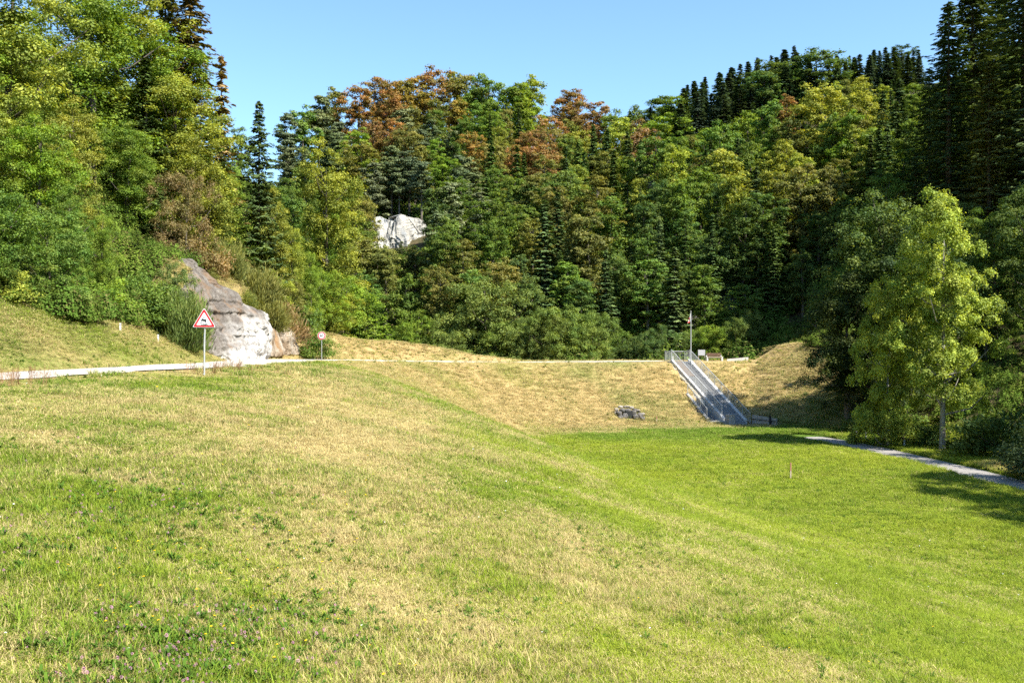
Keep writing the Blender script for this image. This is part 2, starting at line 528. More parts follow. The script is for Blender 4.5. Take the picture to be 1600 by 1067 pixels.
def ground_mat():
    m, nt, out = new_mat('meadow_soil_and_grass')
    a1 = N(nt, 'ShaderNodeAttribute', attribute_name='dry')
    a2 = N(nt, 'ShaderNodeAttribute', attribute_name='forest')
    a3 = N(nt, 'ShaderNodeAttribute', attribute_name='lush')
    nf = noise_node(nt, 7.0, 6, 0.7, 'World')
    nb = noise_node(nt, 1.1, 5, 0.6, 'World')
    # dry threshold with fine noise so patches break up into tufts
    s1 = N(nt, 'ShaderNodeMath', operation='MULTIPLY_ADD'); s1.inputs[1].default_value = 1.3; s1.inputs[2].default_value = -0.65
    nt.links.new(nf.outputs[0], s1.inputs[0])
    s2 = N(nt, 'ShaderNodeMath', operation='ADD'); nt.links.new(s1.outputs[0], s2.inputs[0]); nt.links.new(a1.outputs['Fac'], s2.inputs[1])
    s3 = N(nt, 'ShaderNodeMapRange', inp={'From Min': 0.15, 'From Max': 0.85}); nt.links.new(s2.outputs[0], s3.inputs[0])
    g1 = N(nt, 'ShaderNodeMix', data_type='RGBA'); g1.inputs[6].default_value = (0.16, 0.21, 0.022, 1); g1.inputs[7].default_value = (0.075, 0.15, 0.02, 1)
    nt.links.new(a3.outputs['Fac'], g1.inputs['Factor'])
    straw = ramp(nt, nb.outputs[0], [(0.3, (0.33, 0.235, 0.095)), (0.55, (0.42, 0.31, 0.14)), (0.75, (0.34, 0.27, 0.10))])
    mx = N(nt, 'ShaderNodeMix', data_type='RGBA')
    nt.links.new(s3.outputs[0], mx.inputs['Factor']); nt.links.new(g1.outputs[2], mx.inputs[6]); nt.links.new(straw.outputs[0], mx.inputs[7])
    # darker specks: gaps between plants
    nd = noise_node(nt, 16.0, 4, 0.7, 'World')
    rd = ramp(nt, nd.outputs[0], [(0.36, (0.45, 0.42, 0.36)), (0.52, (1, 1, 1))])
    mm = N(nt, 'ShaderNodeMix', data_type='RGBA', blend_type='MULTIPLY'); mm.inputs['Factor'].default_value = 0.8
    nt.links.new(mx.outputs[2], mm.inputs[6]); nt.links.new(rd.outputs[0], mm.inputs[7])
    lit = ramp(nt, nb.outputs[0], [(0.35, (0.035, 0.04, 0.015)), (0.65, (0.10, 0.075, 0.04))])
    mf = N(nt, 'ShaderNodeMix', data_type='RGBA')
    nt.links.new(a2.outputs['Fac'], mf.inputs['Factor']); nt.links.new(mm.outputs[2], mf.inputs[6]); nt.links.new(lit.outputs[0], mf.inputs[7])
    p = N(nt, 'ShaderNodeBsdfPrincipled', inp={'Roughness': 0.95, 'Specular IOR Level': 0.1})
    nt.links.new(mf.outputs[2], p.inputs['Base Color'])
    b = N(nt, 'ShaderNodeBump', inp={'Strength': 0.9, 'Distance': 0.10})
    nt.links.new(nf.outputs[0], b.inputs['Height']); nt.links.new(b.outputs[0], p.inputs['Normal'])
    nt.links.new(p.outputs[0], out.inputs[0])
    return m
M_ground = ground_mat()

def sheet(name, qsel):
    fs = qsel.reshape(-1, 4)
    used, inv = np.unique(fs, return_inverse=True)
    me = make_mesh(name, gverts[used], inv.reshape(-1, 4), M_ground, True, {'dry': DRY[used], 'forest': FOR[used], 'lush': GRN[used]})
    return tag(link(name, me), kind='structure')
j_split = int(np.searchsorted(YS, 122.0))
sheet('meadow', quads[:j_split])
sheet('hills', quads[j_split:])

# ------------------------------------------------------------------ road and path
def ribbon(name, pts, half, zfun, mat, lift, crown=0.03, across=7, jag=0.12, seed=1, rows=3):
    r = np.random.default_rng(seed)
    P = np.array(spline(pts, rows) if rows else pts)
    T = np.gradient(P, axis=0); T /= np.linalg.norm(T, axis=1)[:, None]
    Nn = np.stack([-T[:, 1], T[:, 0]], 1)
    V = []
    j1 = (vnoise(np.arange(len(P)) * .35, np.zeros(len(P)), 0) - .5) * 2 * jag
    j2 = (vnoise(np.arange(len(P)) * .35, np.ones(len(P)) * 9.5, 1) - .5) * 2 * jag
    for k in range(across):
        t = k / (across - 1) * 2 - 1
        off = t * (half + (j1 if t < 0 else j2) * abs(t))
        q = P + Nn * off[:, None]
        z = zfun(q[:, 0], q[:, 1]) + lift + crown * (1 - t * t)
        V.append(np.column_stack([q, z]))
    V = np.stack(V, 1)
    n = len(P)
    ii_ = np.arange(n * across).reshape(n, across)
    F = np.stack([ii_[:-1, :-1], ii_[:-1, 1:], ii_[1:, 1:], ii_[1:, :-1]], -1).reshape(-1, 4)[:, ::-1]
    me = make_mesh(name, V.reshape(-1, 3), F, mat, True)
    return link(name, me)

def gravel_mat(name, c0, c1, c2):
    m, nt, out = new_mat(name)
    n1 = noise_node(nt, 0.5, 5, 0.65, 'World'); n2 = noise_node(nt, 28, 5, 0.7, 'World')
    r = ramp(nt, n1.outputs[0], [(0.3, c0), (0.5, c1), (0.7, c2)])
    r2 = ramp(nt, n2.outputs[0], [(0.35, (0.62, 0.61, 0.6)), (0.6, (1, 1, 1))])
    mm = N(nt, 'ShaderNodeMix', data_type='RGBA', blend_type='MULTIPLY'); mm.inputs['Factor'].default_value = 1
    nt.links.new(r.outputs[0], mm.inputs[6]); nt.links.new(r2.outputs[0], mm.inputs[7])
    p = N(nt, 'ShaderNodeBsdfPrincipled', inp={'Roughness': 0.9})
    nt.links.new(mm.outputs[2], p.inputs['Base Color'])
    b = N(nt, 'ShaderNodeBump', inp={'Strength': 0.5, 'Distance': 0.02})
    nt.links.new(n2.outputs[0], b.inputs['Height']); nt.links.new(b.outputs[0], p.inputs['Normal'])
    nt.links.new(p.outputs[0], out.inputs[0])
    return m
M_road = gravel_mat('pale_road_gravel', (0.40, 0.36, 0.30), (0.50, 0.46, 0.40), (0.45, 0.41, 0.35))
M_path = gravel_mat('grey_path_gravel', (0.21, 0.195, 0.18), (0.29, 0.27, 0.25), (0.25, 0.235, 0.215))
rd_pts = [p for p in ROAD if p[0] < 17]
tag(ribbon('road', rd_pts, ROAD_W / 2 + 0.1, lambda x, y: np.interp(y, ZR_Y, ZR_Z) + np.clip(poly_dist(x, y, ROAD)[0], -2.2, 2.2) * ROAD_BANK(y), M_road, 0.02, 0.05, jag=0.55), kind='structure')
tag(ribbon('path', [p for p in PATH if 16 < p[1] < 84], 1.35, lambda x, y: np.full(np.shape(x), -8.0), M_path, 0.0, 0.03, jag=0.12, rows=6), kind='structure')

# ------------------------------------------------------------------ vegetation meshes
def quads_from(Pc, A, Nn, l, w, fold=0.0):
    """diamond leaves: centres, long axes, normals, sizes"""
    A = A / (np.linalg.norm(A, axis=1)[:, None] + 1e-9)
    B = np.cross(Nn, A); B /= (np.linalg.norm(B, axis=1)[:, None] + 1e-9)
    l = np.asarray(l)[:, None]; w = np.asarray(w)[:, None]
    v = np.empty((len(Pc), 4, 3))
    v[:, 0] = Pc - A * l / 2
    v[:, 1] = Pc + B * w / 2 + A * l * 0.08
    v[:, 2] = Pc + A * l / 2
    v[:, 3] = Pc - B * w / 2 + A * l * 0.08
    return v.reshape(-1, 3), np.arange(len(Pc) * 4).reshape(-1, 4)

def rand_unit(r, n):
    v = r.normal(size=(n, 3)); return v / np.linalg.norm(v, axis=1)[:, None]

def tube_np(paths, n=6):
    """paths: list of (pts, radii)"""
    mb = MB()
    for pts, rad in paths:
        mb.tube(pts, rad, n, cap=False)
    return mb

def broadleaf(name, seed, H=18.0, R=4.2, base=0.18, nclump=60, leaves=9000, leaf=0.30, flat=0.62, droop=0.0, clump_r=1.25, top=0.45, mat=None, bark=None, narrow=1.0, lobes=5, spread=1.0, lo=.30, trunk_k=1.0):
    r = np.random.default_rng(seed)
    zb = H * base
    # lopsided outline made of a few big lobes
    lob = []
    for k in range(lobes):
        a = 2 * math.pi * (k + r.uniform(-.3, .3)) / lobes
        hh = lo + (0.80 - lo) * ((k * 0.618) % 1.0)
        lob.append((math.cos(a) * R * r.uniform(.30, .52), math.sin(a) * R * r.uniform(.30, .52), zb + (H - zb) * hh, R * r.uniform(.48, .68), (H - zb) * r.uniform(.16, .26)))
    lob.append((r.uniform(-.1, .1) * R, r.uniform(-.1, .1) * R, zb + (H - zb) * 0.80, R * .50, (H - zb) * .20))
    lob.append((r.uniform(-.2, .2) * R, r.uniform(-.2, .2) * R, zb + (H - zb) * 0.45, R * .62, (H - zb) * .30))
    cl = []
    per = max(3, nclump // len(lob))
    for (lx, ly, lz, lr, lh) in lob:
        d = rand_unit(r, per)
        d[:, 2] = np.where(d[:, 2] < -0.35, -d[:, 2], d[:, 2])
        rad = r.uniform(0.72, 1.05, per)[:, None]
        c = np.array([lx, ly, lz]) + d * rad * np.array([lr * spread, lr * spread, lh])
        cr = clump_r * r.uniform(0.55, 1.25, per)
        cl.append(np.column_stack([c, cr]))
    cl = np.concatenate(cl)
    nc = len(cl)
    wgt = cl[:, 3] ** 2; wgt /= wgt.sum()
    idx = r.choice(nc, leaves, p=wgt)
    d = rand_unit(r, leaves)
    flip = (d[:, 2] < -0.2) & (r.random(leaves) < 0.75)
    d[flip, 2] *= -1
    cr = cl[idx, 3]
    rr = r.uniform(0.12, 1.0, leaves) ** 0.5 * r.uniform(.8, 1.15, leaves) * np.where(r.random(leaves) < .12, r.uniform(1.0, 1.45, leaves), 1)
    off = d * (rr * cr)[:, None]; off[:, 2] *= flat
    # fingers: the spray is pushed out along a few directions
    ph = r.uniform(0, 6.28, nc)[idx]
    ang = np.arctan2(d[:, 1], d[:, 0])
    off[:, :2] *= (1 + 0.28 * np.sin(5 * ang + ph) + 0.15 * np.sin(9 * ang + 2 * ph))[:, None]
    Pc = cl[idx, :3] + off
    Pc[:, 2] -= droop * (np.hypot(off[:, 0], off[:, 1]) / np.maximum(cr, .1)) ** 2 * cr
    Nn = d * 0.75 + rand_unit(r, leaves) * 0.55 + np.array([0, 0, 0.55])
    A = np.cross(Nn, rand_unit(r, leaves)); A[:, 2] -= 0.25
    sz = leaf * r.uniform(0.6, 1.35, leaves)
    V, F = quads_from(Pc, A, Nn, sz, sz * r.uniform(.6, .85, leaves))
    tint = np.clip(0.5 + (r.random(nc)[idx] - .5) * 0.55 + (r.random(leaves) - .5) * 0.75, 0, 1)
    me = make_mesh(name + '_crown', V, F, mat or M_leaf, False, {'tint': np.repeat(tint, 4)})
    # trunk and limbs
    paths = []
    tr = (0.014 * H + 0.05) * trunk_k
    lean = r.uniform(-.25, .25, 2)
    tp = [(lean[0] * t * t * 1.2 + .12 * math.sin(5 * t), lean[1] * t * t * 1.2, H * .88 * t) for t in np.linspace(0, 1, 8)]
    paths.append(([(tp[0][0], tp[0][1], -0.6)] + tp, [tr * 1.5] + [tr * (1.15 - 1.05 * t) if t > 0 else tr * 1.3 for t in np.linspace(0, 1, 8)]))
    for k in range(min(nc, 16)):
        c = cl[int(k * nc / min(nc, 16))]
        z0 = max(zb * .8, min(c[2] - 1.0 - .35 * math.hypot(c[0], c[1]), H * .8))
        t = z0 / (H * .88)
        a = np.array([lean[0] * t * t * 1.2, lean[1] * t * t * 1.2, z0]); b = c[:3]
        mid = (a + b) / 2 + np.array([0, 0, -0.15 * np.linalg.norm(b - a)])
        paths.append(([a, mid, b], [tr * .42 * (1.1 - t * .6), tr * .26 * (1.1 - t * .6), 0.02]))
    mb = tube_np(paths, 6)
    mt = make_mesh(name + '_trunk', mb.v, mb.f, bark or M_bark, True)
    return mt, me, H

def conifer(name, seed, H=24.0, R=2.9, base=0.06, whorl=0.62, nb=7, spray=26, q=0.42, droop=0.35, sparse=0.0, power=0.85, mat=None):
    r = np.random.default_rng(seed)
    zs = []; z = H * base
    while z < H * 0.985:
        zs.append(z + r.uniform(-.12, .12)); z += whorl * (1.15 - 0.55 * z / H)
    B = []
    for z in zs:
        f = 1 - z / H
        n = max(4, int(round(nb * (0.65 + 0.5 * f))))
        a0 = r.uniform(0, 6.28)
        for k in range(n):
            if r.random() < sparse: continue
            L = R * (f ** power) * r.uniform(0.5, 1.2) + 0.12
            if r.random() < .07: L *= 1.22
            B.append((z + r.uniform(-.32, .32), a0 + 6.283 * k / n + r.uniform(-.3, .3), L, f))
    B = np.array(B)
    nB = len(B)
    m = np.maximum(3, (spray * (0.25 + 0.75 * B[:, 2] / R))).astype(int)
    idx = np.repeat(np.arange(nB), m)
    n = len(idx)
    t = r.uniform(0.08, 1.0, n) ** 0.8
    L = B[idx, 2]; a = B[idx, 1]; f = B[idx, 3]
    side = r.choice([-1.0, 1.0], n)
    wid = 0.34 * L * (1 - t) ** 0.7 + 0.06
    s = side * r.random(n) * wid
    ca, sa = np.cos(a), np.sin(a)
    rad = t * L
    dz = -droop * L * (t ** 1.3) + 0.16 * L * t ** 4 + 0.10 * L * (1 - f) * t
    P = np.stack([ca * rad - sa * s, sa * rad + ca * s, B[idx, 0] + dz - 0.25 * np.abs(s) - r.random(n) * 0.10], 1)
    A = np.stack([ca * 0.75 - sa * side * 0.75, sa * 0.75 + ca * side * 0.75, np.full(n, -0.38)], 1) + rand_unit(r, n) * 0.25
    Nn = np.stack([ca * 0.25, sa * 0.25, np.ones(n)], 1) + rand_unit(r, n) * 0.45
    l = q * r.uniform(.6, 1.35, n)
    V, F = quads_from(P, A, Nn, l, l * r.uniform(.32, .5, n))
    tint = np.clip(.5 + (r.random(nB)[idx] - .5) * .5 + (r.random(n) - .5) * .6 + .12 * (t - .5), 0, 1)
    me = make_mesh(name + '_crown', V, F, mat or M_needle, False, {'tint': np.repeat(tint, 4)})
    tr = 0.012 * H + .03
    paths = [([(0, 0, -.8), (0, 0, 0), (0.03, 0, H * .5), (0, 0, H * .99)], [tr * 1.3, tr, tr * .55, .015])]
    for k in range(0, nB, max(1, nB // 60)):
        z, aa, LL, ff = B[k]
        e = (math.cos(aa) * LL * .8, math.sin(aa) * LL * .8, z - droop * LL * .75)
        paths.append(([(0, 0, z), e], [.04, .012]))
    mb = tube_np(paths, 5)
    return make_mesh(name + '_trunk', mb.v, mb.f, M_bark, True), me, H

def shrub(name, seed, H=3.5, R=2.0, leaves=5000, leaf=0.14, nclump=40, wispy=0.0, mat=None):
    r = np.random.default_rng(seed)
    d = rand_unit(r, nclump); d[:, 2] = np.abs(d[:, 2]) * 1.0
    c = d * np.array([R, R, H * .8]) * r.uniform(.45, .95, nclump)[:, None] * np.array([1, 1, 1])
    c[:, 2] = np.maximum(c[:, 2], 0.15 * H)
    cr = R * r.uniform(.20, .42, nclump)
    idx = r.choice(nclump, leaves)
    dd = rand_unit(r, leaves)
    fl = (dd[:, 2] < 0) & (r.random(leaves) < .6); dd[fl, 2] *= -1
    off = dd * (cr[idx] * r.uniform(.4, 1.1, leaves))[:, None]
    ph = r.uniform(0, 6.28, nclump)[idx]; ang = np.arctan2(dd[:, 1], dd[:, 0])
    off[:, :2] *= (1 + .3 * np.sin(4 * ang + ph))[:, None]
    off[:, 2] *= (0.8 + wispy)
    P = c[idx] + off
    P[:, 2] = np.maximum(P[:, 2], 0.02)
    Nn = dd * .7 + rand_unit(r, leaves) * .6 + np.array([0, 0, .5])
    A = np.cross(Nn, rand_unit(r, leaves)) + c[idx] / R * wispy + np.array([0, 0, wispy])
    l = leaf * r.uniform(.6, 1.4, leaves)
    V, F = quads_from(P, A, Nn, l * (1 + wispy), l * (.7 - .35 * min(wispy, 1)))
    tint = np.clip(.5 + (r.random(nclump)[idx] - .5) * .5 + (r.random(leaves) - .5) * .7, 0, 1)
    me = make_mesh(name + '_crown', V, F, mat or M_leaf, False, {'tint': np.repeat(tint, 4)})
    paths = []
    for k in range(9):
        e = c[k % nclump]
        paths.append(([(e[0] * .08, e[1] * .08, -.3), (e[0] * .4, e[1] * .4, e[2] * .55), tuple(e)], [.05, .035, .01]))
    mb = tube_np(paths, 5)
    return make_mesh(name + '_stem', mb.v, mb.f, M_bark, True), me, H

LIB = {}
LIB['beech'] = [broadleaf('beech_a', 11, 19, 4.0, .03, 170, 16000, .29, .75, clump_r=.85, lobes=8, lo=.12), broadleaf('beech_b', 12, 18, 3.6, .06, 160, 15000, .29, .8, clump_r=.8, lobes=7, lo=.15),
                broadleaf('beech_c', 13, 21, 3.8, .08, 190, 16000, .29, .8, clump_r=.8, lobes=9, lo=.15), broadleaf('beech_d', 14, 17, 4.3, .02, 170, 16000, .29, .75, clump_r=.9, lobes=9, lo=.12),
                broadleaf('beech_e', 15, 22, 3.2, .08, 170, 15000, .28, .85, clump_r=.75, lobes=8, lo=.15), broadleaf('beech_f', 16, 16, 3.5, .03, 140, 14000, .29, .8, clump_r=.85, lobes=7, lo=.12),
                broadleaf('beech_g', 17, 20, 3.3, .10, 150, 15000, .28, .9, droop=.3, clump_r=.8, lobes=10, lo=.15), broadleaf('beech_h', 18, 18, 4.2, .05, 200, 16000, .27, .6, clump_r=.75, lobes=10, lo=.15)]
LIB['near'] = [broadleaf('near_a', 21, 15, 4.0, .04, 220, 40000, .14, .8, clump_r=.72, lobes=9, lo=.1), broadleaf('near_b', 22, 14, 3.6, .03, 200, 38000, .14, .85, droop=.2, clump_r=.7, lobes=9, lo=.1),
               broadleaf('near_c', 23, 17, 3.9, .05, 240, 40000, .14, .7, clump_r=.68, lobes=10, lo=.12), broadleaf('near_d', 24, 13, 3.8, .02, 200, 38000, .14, .85, clump_r=.75, lobes=8, lo=.1),
               broadleaf('near_e', 25, 18, 3.4, .05, 220, 38000, .14, .8, clump_r=.68, lobes=9, lo=.12)]
LIB['bush'] = [broadleaf('bush_a', 26, 7.5, 3.6, .0, 150, 26000, .13, .85, clump_r=.62, lobes=9, lo=.05, trunk_k=.6), broadleaf('bush_b', 27, 7, 3.3, .0, 140, 24000, .13, .9, clump_r=.6, lobes=8, lo=.08, trunk_k=.6), broadleaf('bush_c', 28, 8, 3.4, .0, 150, 26000, .13, .8, clump_r=.58, lobes=10, lo=.05, trunk_k=.6)]
LIB['maple'] = [broadleaf('maple_a', 31, 19.5, 4.7, .10, 300, 66000, .165, .85, droop=.3, clump_r=.68, lobes=16, lo=.06, bark=M_bark_pale, trunk_k=.75), broadleaf('maple_b', 33, 13.5, 4.2, .00, 250, 54000, .165, .85, droop=.3, clump_r=.7, lobes=14, lo=.03, bark=M_bark_pale, trunk_k=.7)]
LIB['pine'] = [broadleaf('pine_a', 41, 19, 3.0, .15, 100, 11000, .34, .42, clump_r=.95, lobes=6, mat=M_needle), broadleaf('pine_b', 42, 21, 2.8, .15, 100, 11000, .33, .40, clump_r=.9, lobes=7, mat=M_needle),
               broadleaf('pine_c', 43, 17, 3.2, .12, 90, 11000, .34, .42, clump_r=1.0, mat=M_needle)]
LIB['spruce'] = [conifer('spruce_a', 51, 24, 3.7, .03, .62, 8, 24, .85), conifer('spruce_b', 52, 27, 3.5, .06, .66, 8, 24, .85, droop=.42), conifer('spruce_c', 53, 21, 3.5, .02, .6, 8, 22, .8, sparse=.06),
                 conifer('spruce_d', 54, 25, 3.1, .1, .7, 7, 22, .8, sparse=.12, droop=.5)]
LIB['big_spruce'] = [conifer('big_spruce_a', 61, 38, 6.2, .10, .66, 9, 75, .55, droop=.30, power=.66), conifer('big_spruce_b', 62, 34, 5.8, .03, .66, 9, 75, .52, droop=.35, sparse=.08, power=.64),
                     conifer('big_spruce_c', 63, 20, 3.9, .02, .5, 9, 62, .38, droop=.22)]
LIB['young_fir'] = [conifer('young_fir_a', 71, 4.0, 1.25, .03, .24, 8, 34, .20, droop=.12)]
LIB['shrub'] = [shrub('shrub_a', 81), shrub('shrub_b', 82, 4.2, 2.2, 6000, .14, 50), shrub('shrub_c', 83, 3.0, 1.8, 5000, .12, 44, .4), shrub('shrub_d', 84, 5.0, 2.1, 6500, .15, 54)]
LIB['broom'] = [shrub('broom_a', 86, 2.8, 1.6, 7000, .13, 50, 1.4)]

def unit(H, x=1):
    return H

PLACED = []      # dicts of every tree and shrub, so labels can be written afterwards
_first = {}
def plant(kind, name, x, y, height, color, wide=1.0, variant=None, rot=None, z=None, label=None, cat='tree', group=None, sink=0.15, tilt=0.0, bark_name='trunk', words=None, region=None):
    if kind == 'shrub' and height > 4.6: kind = 'bush'; variant = None
    lib = LIB[kind]
    v = variant if variant is not None else random.randrange(len(lib))
    mt, mc, H = lib[v]
    s = height / H
    zz = G(x, y) if z is None else z
    e = bpy.data.objects.new(name, None)
    e.empty_display_size = 0.5
    e.location = (x, y, zz - sink)
    e.rotation_euler = (tilt, 0, rot if rot is not None else random.uniform(0, 6.283))
    e.scale = (s * wide, s * wide, s)
    C.objects.link(e)
    stem = 'stem' if kind in ('shrub', 'broom') else 'trunk'
    if (kind, v) not in _first:
        a = bpy.data.objects.new(stem, mt); b = bpy.data.objects.new('foliage' if stem == 'stem' else 'crown', mc)
        _first[(kind, v)] = (a, b)
    else:
        a0, b0 = _first[(kind, v)]
        a = a0.copy(); b = b0.copy()
    a.parent = e; b.parent = e
    C.objects.link(a); C.objects.link(b)
    b.color = (*color, 1.0)
    tag(e, label, cat, group)
    PLACED.append(dict(o=e, kind=kind, name=name, x=x, y=y, z=zz, h=height, w=mc_radius(kind, v) * s * wide, color=color, label=label, region=region, words=words))
    return e

_rad = {}
def mc_radius(kind, v):
    if (kind, v) not in _rad:
        me = LIB[kind][v][1]
        co = np.empty(len(me.vertices) * 3, np.float32); me.vertices.foreach_get('co', co)
        co = co.reshape(-1, 3)
        _rad[(kind, v)] = float(np.percentile(np.hypot(co[:, 0], co[:, 1]), 97))
    return _rad[(kind, v)]
# ------------------------------------------------------------------ trees and shrubs
GREEN = (0.125, 0.200, 0.032); BRIGHT = (0.17, 0.26, 0.026); YELLOW = (0.27, 0.30, 0.042); DARK = (0.080, 0.138, 0.033)
RUST = (0.28, 0.165, 0.062); OCHRE = (0.31, 0.22, 0.05); HAZE_BLUE = (0.080, 0.130, 0.090); PINE = (0.135, 0.165, 0.072); OLIVE = (0.19, 0.19, 0.045)  # the far ridge's blue green has distance haze mixed into the leaf colour
LIME = (0.35, 0.42, 0.065); BROWN = (0.20, 0.145, 0.055); SPRUCE = (0.085, 0.135, 0.045); TAN = (0.30, 0.21, 0.085)
WORD = [(GREEN, 'mid green'), (BRIGHT, 'bright green'), (YELLOW, 'yellow green'), (DARK, 'dark green'), (RUST, 'rust red'), (OCHRE, 'golden orange'),
        (HAZE_BLUE, 'blue green'), (PINE, 'grey green'), (OLIVE, 'olive green'), (LIME, 'pale lime'), (BROWN, 'brown'), (SPRUCE, 'deep green'), (TAN, 'tan brown')]
def jit(c, a=0.16):
    k = 1 + random.uniform(-a, a)
    return (c[0] * k * (1 + random.uniform(-a, a) * .5), c[1] * k, c[2] * k * (1 + random.uniform(-a, a)))
def word_of(c):
    return next((w for b, w in WORD if b is c), 'green')

def plant_at(kind, name, px_, d, top, color, **kw):
    """a tree in the photo's column px_ at distance d whose top reaches row top"""
    x = at(px_, d); z = G(x, d)
    h = (533.5 - top) / PXF * d - z
    w = kw.pop('words', None) or word_of(color)
    return plant(kind, name, x, d, max(h, .6), jit(color, .12), z=z, words=w, **kw)

# --- the hand-set trees near the camera
plant_at('maple', 'maple_tree', 1472, 73, 300, LIME, wide=.88, variant=0, rot=0.6, label='tall sunlit yellow green maple standing alone beside the valley path', cat='tree')
plant_at('maple', 'maple_tree', 1388, 76, 418, LIME, wide=.70, variant=1, rot=2.9, label='shorter sunlit yellow green maple at the left of the tall lone maple', cat='tree')
for (px_, d, top, c, lab, v, wd) in [
        (1520, 124, -70, (0.105, 0.145, 0.05), 'giant dark spruce rising out of the frame behind the tall maple', 0, 1.45),
        (1452, 134, 100, (0.105, 0.145, 0.05), 'dark spruce with a lit left edge left of the giant spruce', 1, 1.2),
        (1482, 119, -5, (0.10, 0.15, 0.045), 'dark spruce whose tip just reaches the top edge above the tall maple', 1, 1.25),
        (1600, 112, -150, (0.105, 0.145, 0.05), 'giant dark spruce cut off by the upper right edge of the photo', 1, 1.3),
        (1560, 129, -60, (0.10, 0.15, 0.045), 'dark spruce wedged between the two giant spruces on the right', 0, 1.3),
        (1430, 128, 235, (0.10, 0.15, 0.045), 'shorter dark spruce above the shorter maple', 2, 1.1),
        (1545, 110, 90, OLIVE, 'spruce with thin sunlit olive branches right above the tall maple', 1, 1.2),
        (1650, 106, -200, (0.105, 0.145, 0.05), 'dark spruce mostly beyond the right edge of the photo', 0, 1.2)]:
    plant_at('big_spruce', 'spruce_tree', px_, d, top, c, wide=wd, variant=v, label=lab)
for (px_, d, top, c, v, wd, lab) in [  # the darkest leaf colours have these trees' shade mixed in
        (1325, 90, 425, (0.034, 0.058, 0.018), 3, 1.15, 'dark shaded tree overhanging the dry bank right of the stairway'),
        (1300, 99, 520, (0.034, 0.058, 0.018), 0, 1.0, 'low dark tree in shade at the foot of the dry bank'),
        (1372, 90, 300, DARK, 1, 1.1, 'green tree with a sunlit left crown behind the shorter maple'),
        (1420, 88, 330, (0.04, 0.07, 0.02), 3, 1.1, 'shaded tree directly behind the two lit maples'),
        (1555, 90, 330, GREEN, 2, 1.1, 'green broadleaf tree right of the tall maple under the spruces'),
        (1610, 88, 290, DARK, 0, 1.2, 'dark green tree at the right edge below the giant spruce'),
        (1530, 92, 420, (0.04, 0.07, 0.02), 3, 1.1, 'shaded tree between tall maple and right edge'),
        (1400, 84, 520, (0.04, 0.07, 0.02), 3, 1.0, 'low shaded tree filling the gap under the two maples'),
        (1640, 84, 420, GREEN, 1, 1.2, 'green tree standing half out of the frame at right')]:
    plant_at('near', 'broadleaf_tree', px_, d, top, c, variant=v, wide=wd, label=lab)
for (x_, y_, h_, lab) in [(34.2, 43, 18, 'tree just beyond the right edge whose shadow falls across the end of the path'), (36.5, 49, 18, 'farther tree just beyond the right edge shading the grass by the path'), (34.5, 37, 17, 'nearest tree beyond the right edge shading the lower right lawn'), (40, 60, 17, 'tree beyond the right edge throwing a band of shade over the middle of the path'), (43, 66, 16, 'tree beyond the right edge behind the path verge')]:
    plant('near', 'broadleaf_tree', x_, y_, h_, jit(GREEN), label=lab)
for (px_, d, top, c, k, wd, lab) in [
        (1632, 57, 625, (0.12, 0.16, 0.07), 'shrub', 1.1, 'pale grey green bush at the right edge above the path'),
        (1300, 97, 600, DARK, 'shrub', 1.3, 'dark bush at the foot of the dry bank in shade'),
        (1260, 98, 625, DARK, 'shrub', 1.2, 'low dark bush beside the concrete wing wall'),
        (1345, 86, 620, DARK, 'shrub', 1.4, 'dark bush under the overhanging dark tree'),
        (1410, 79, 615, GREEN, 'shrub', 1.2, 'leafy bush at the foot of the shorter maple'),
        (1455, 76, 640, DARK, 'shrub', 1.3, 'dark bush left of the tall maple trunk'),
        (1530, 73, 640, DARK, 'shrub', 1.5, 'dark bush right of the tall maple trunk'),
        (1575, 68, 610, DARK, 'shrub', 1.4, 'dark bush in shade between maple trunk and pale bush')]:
    plant_at(k, 'shrub', px_, d, top, c, wide=wd, label=lab, cat='shrub')

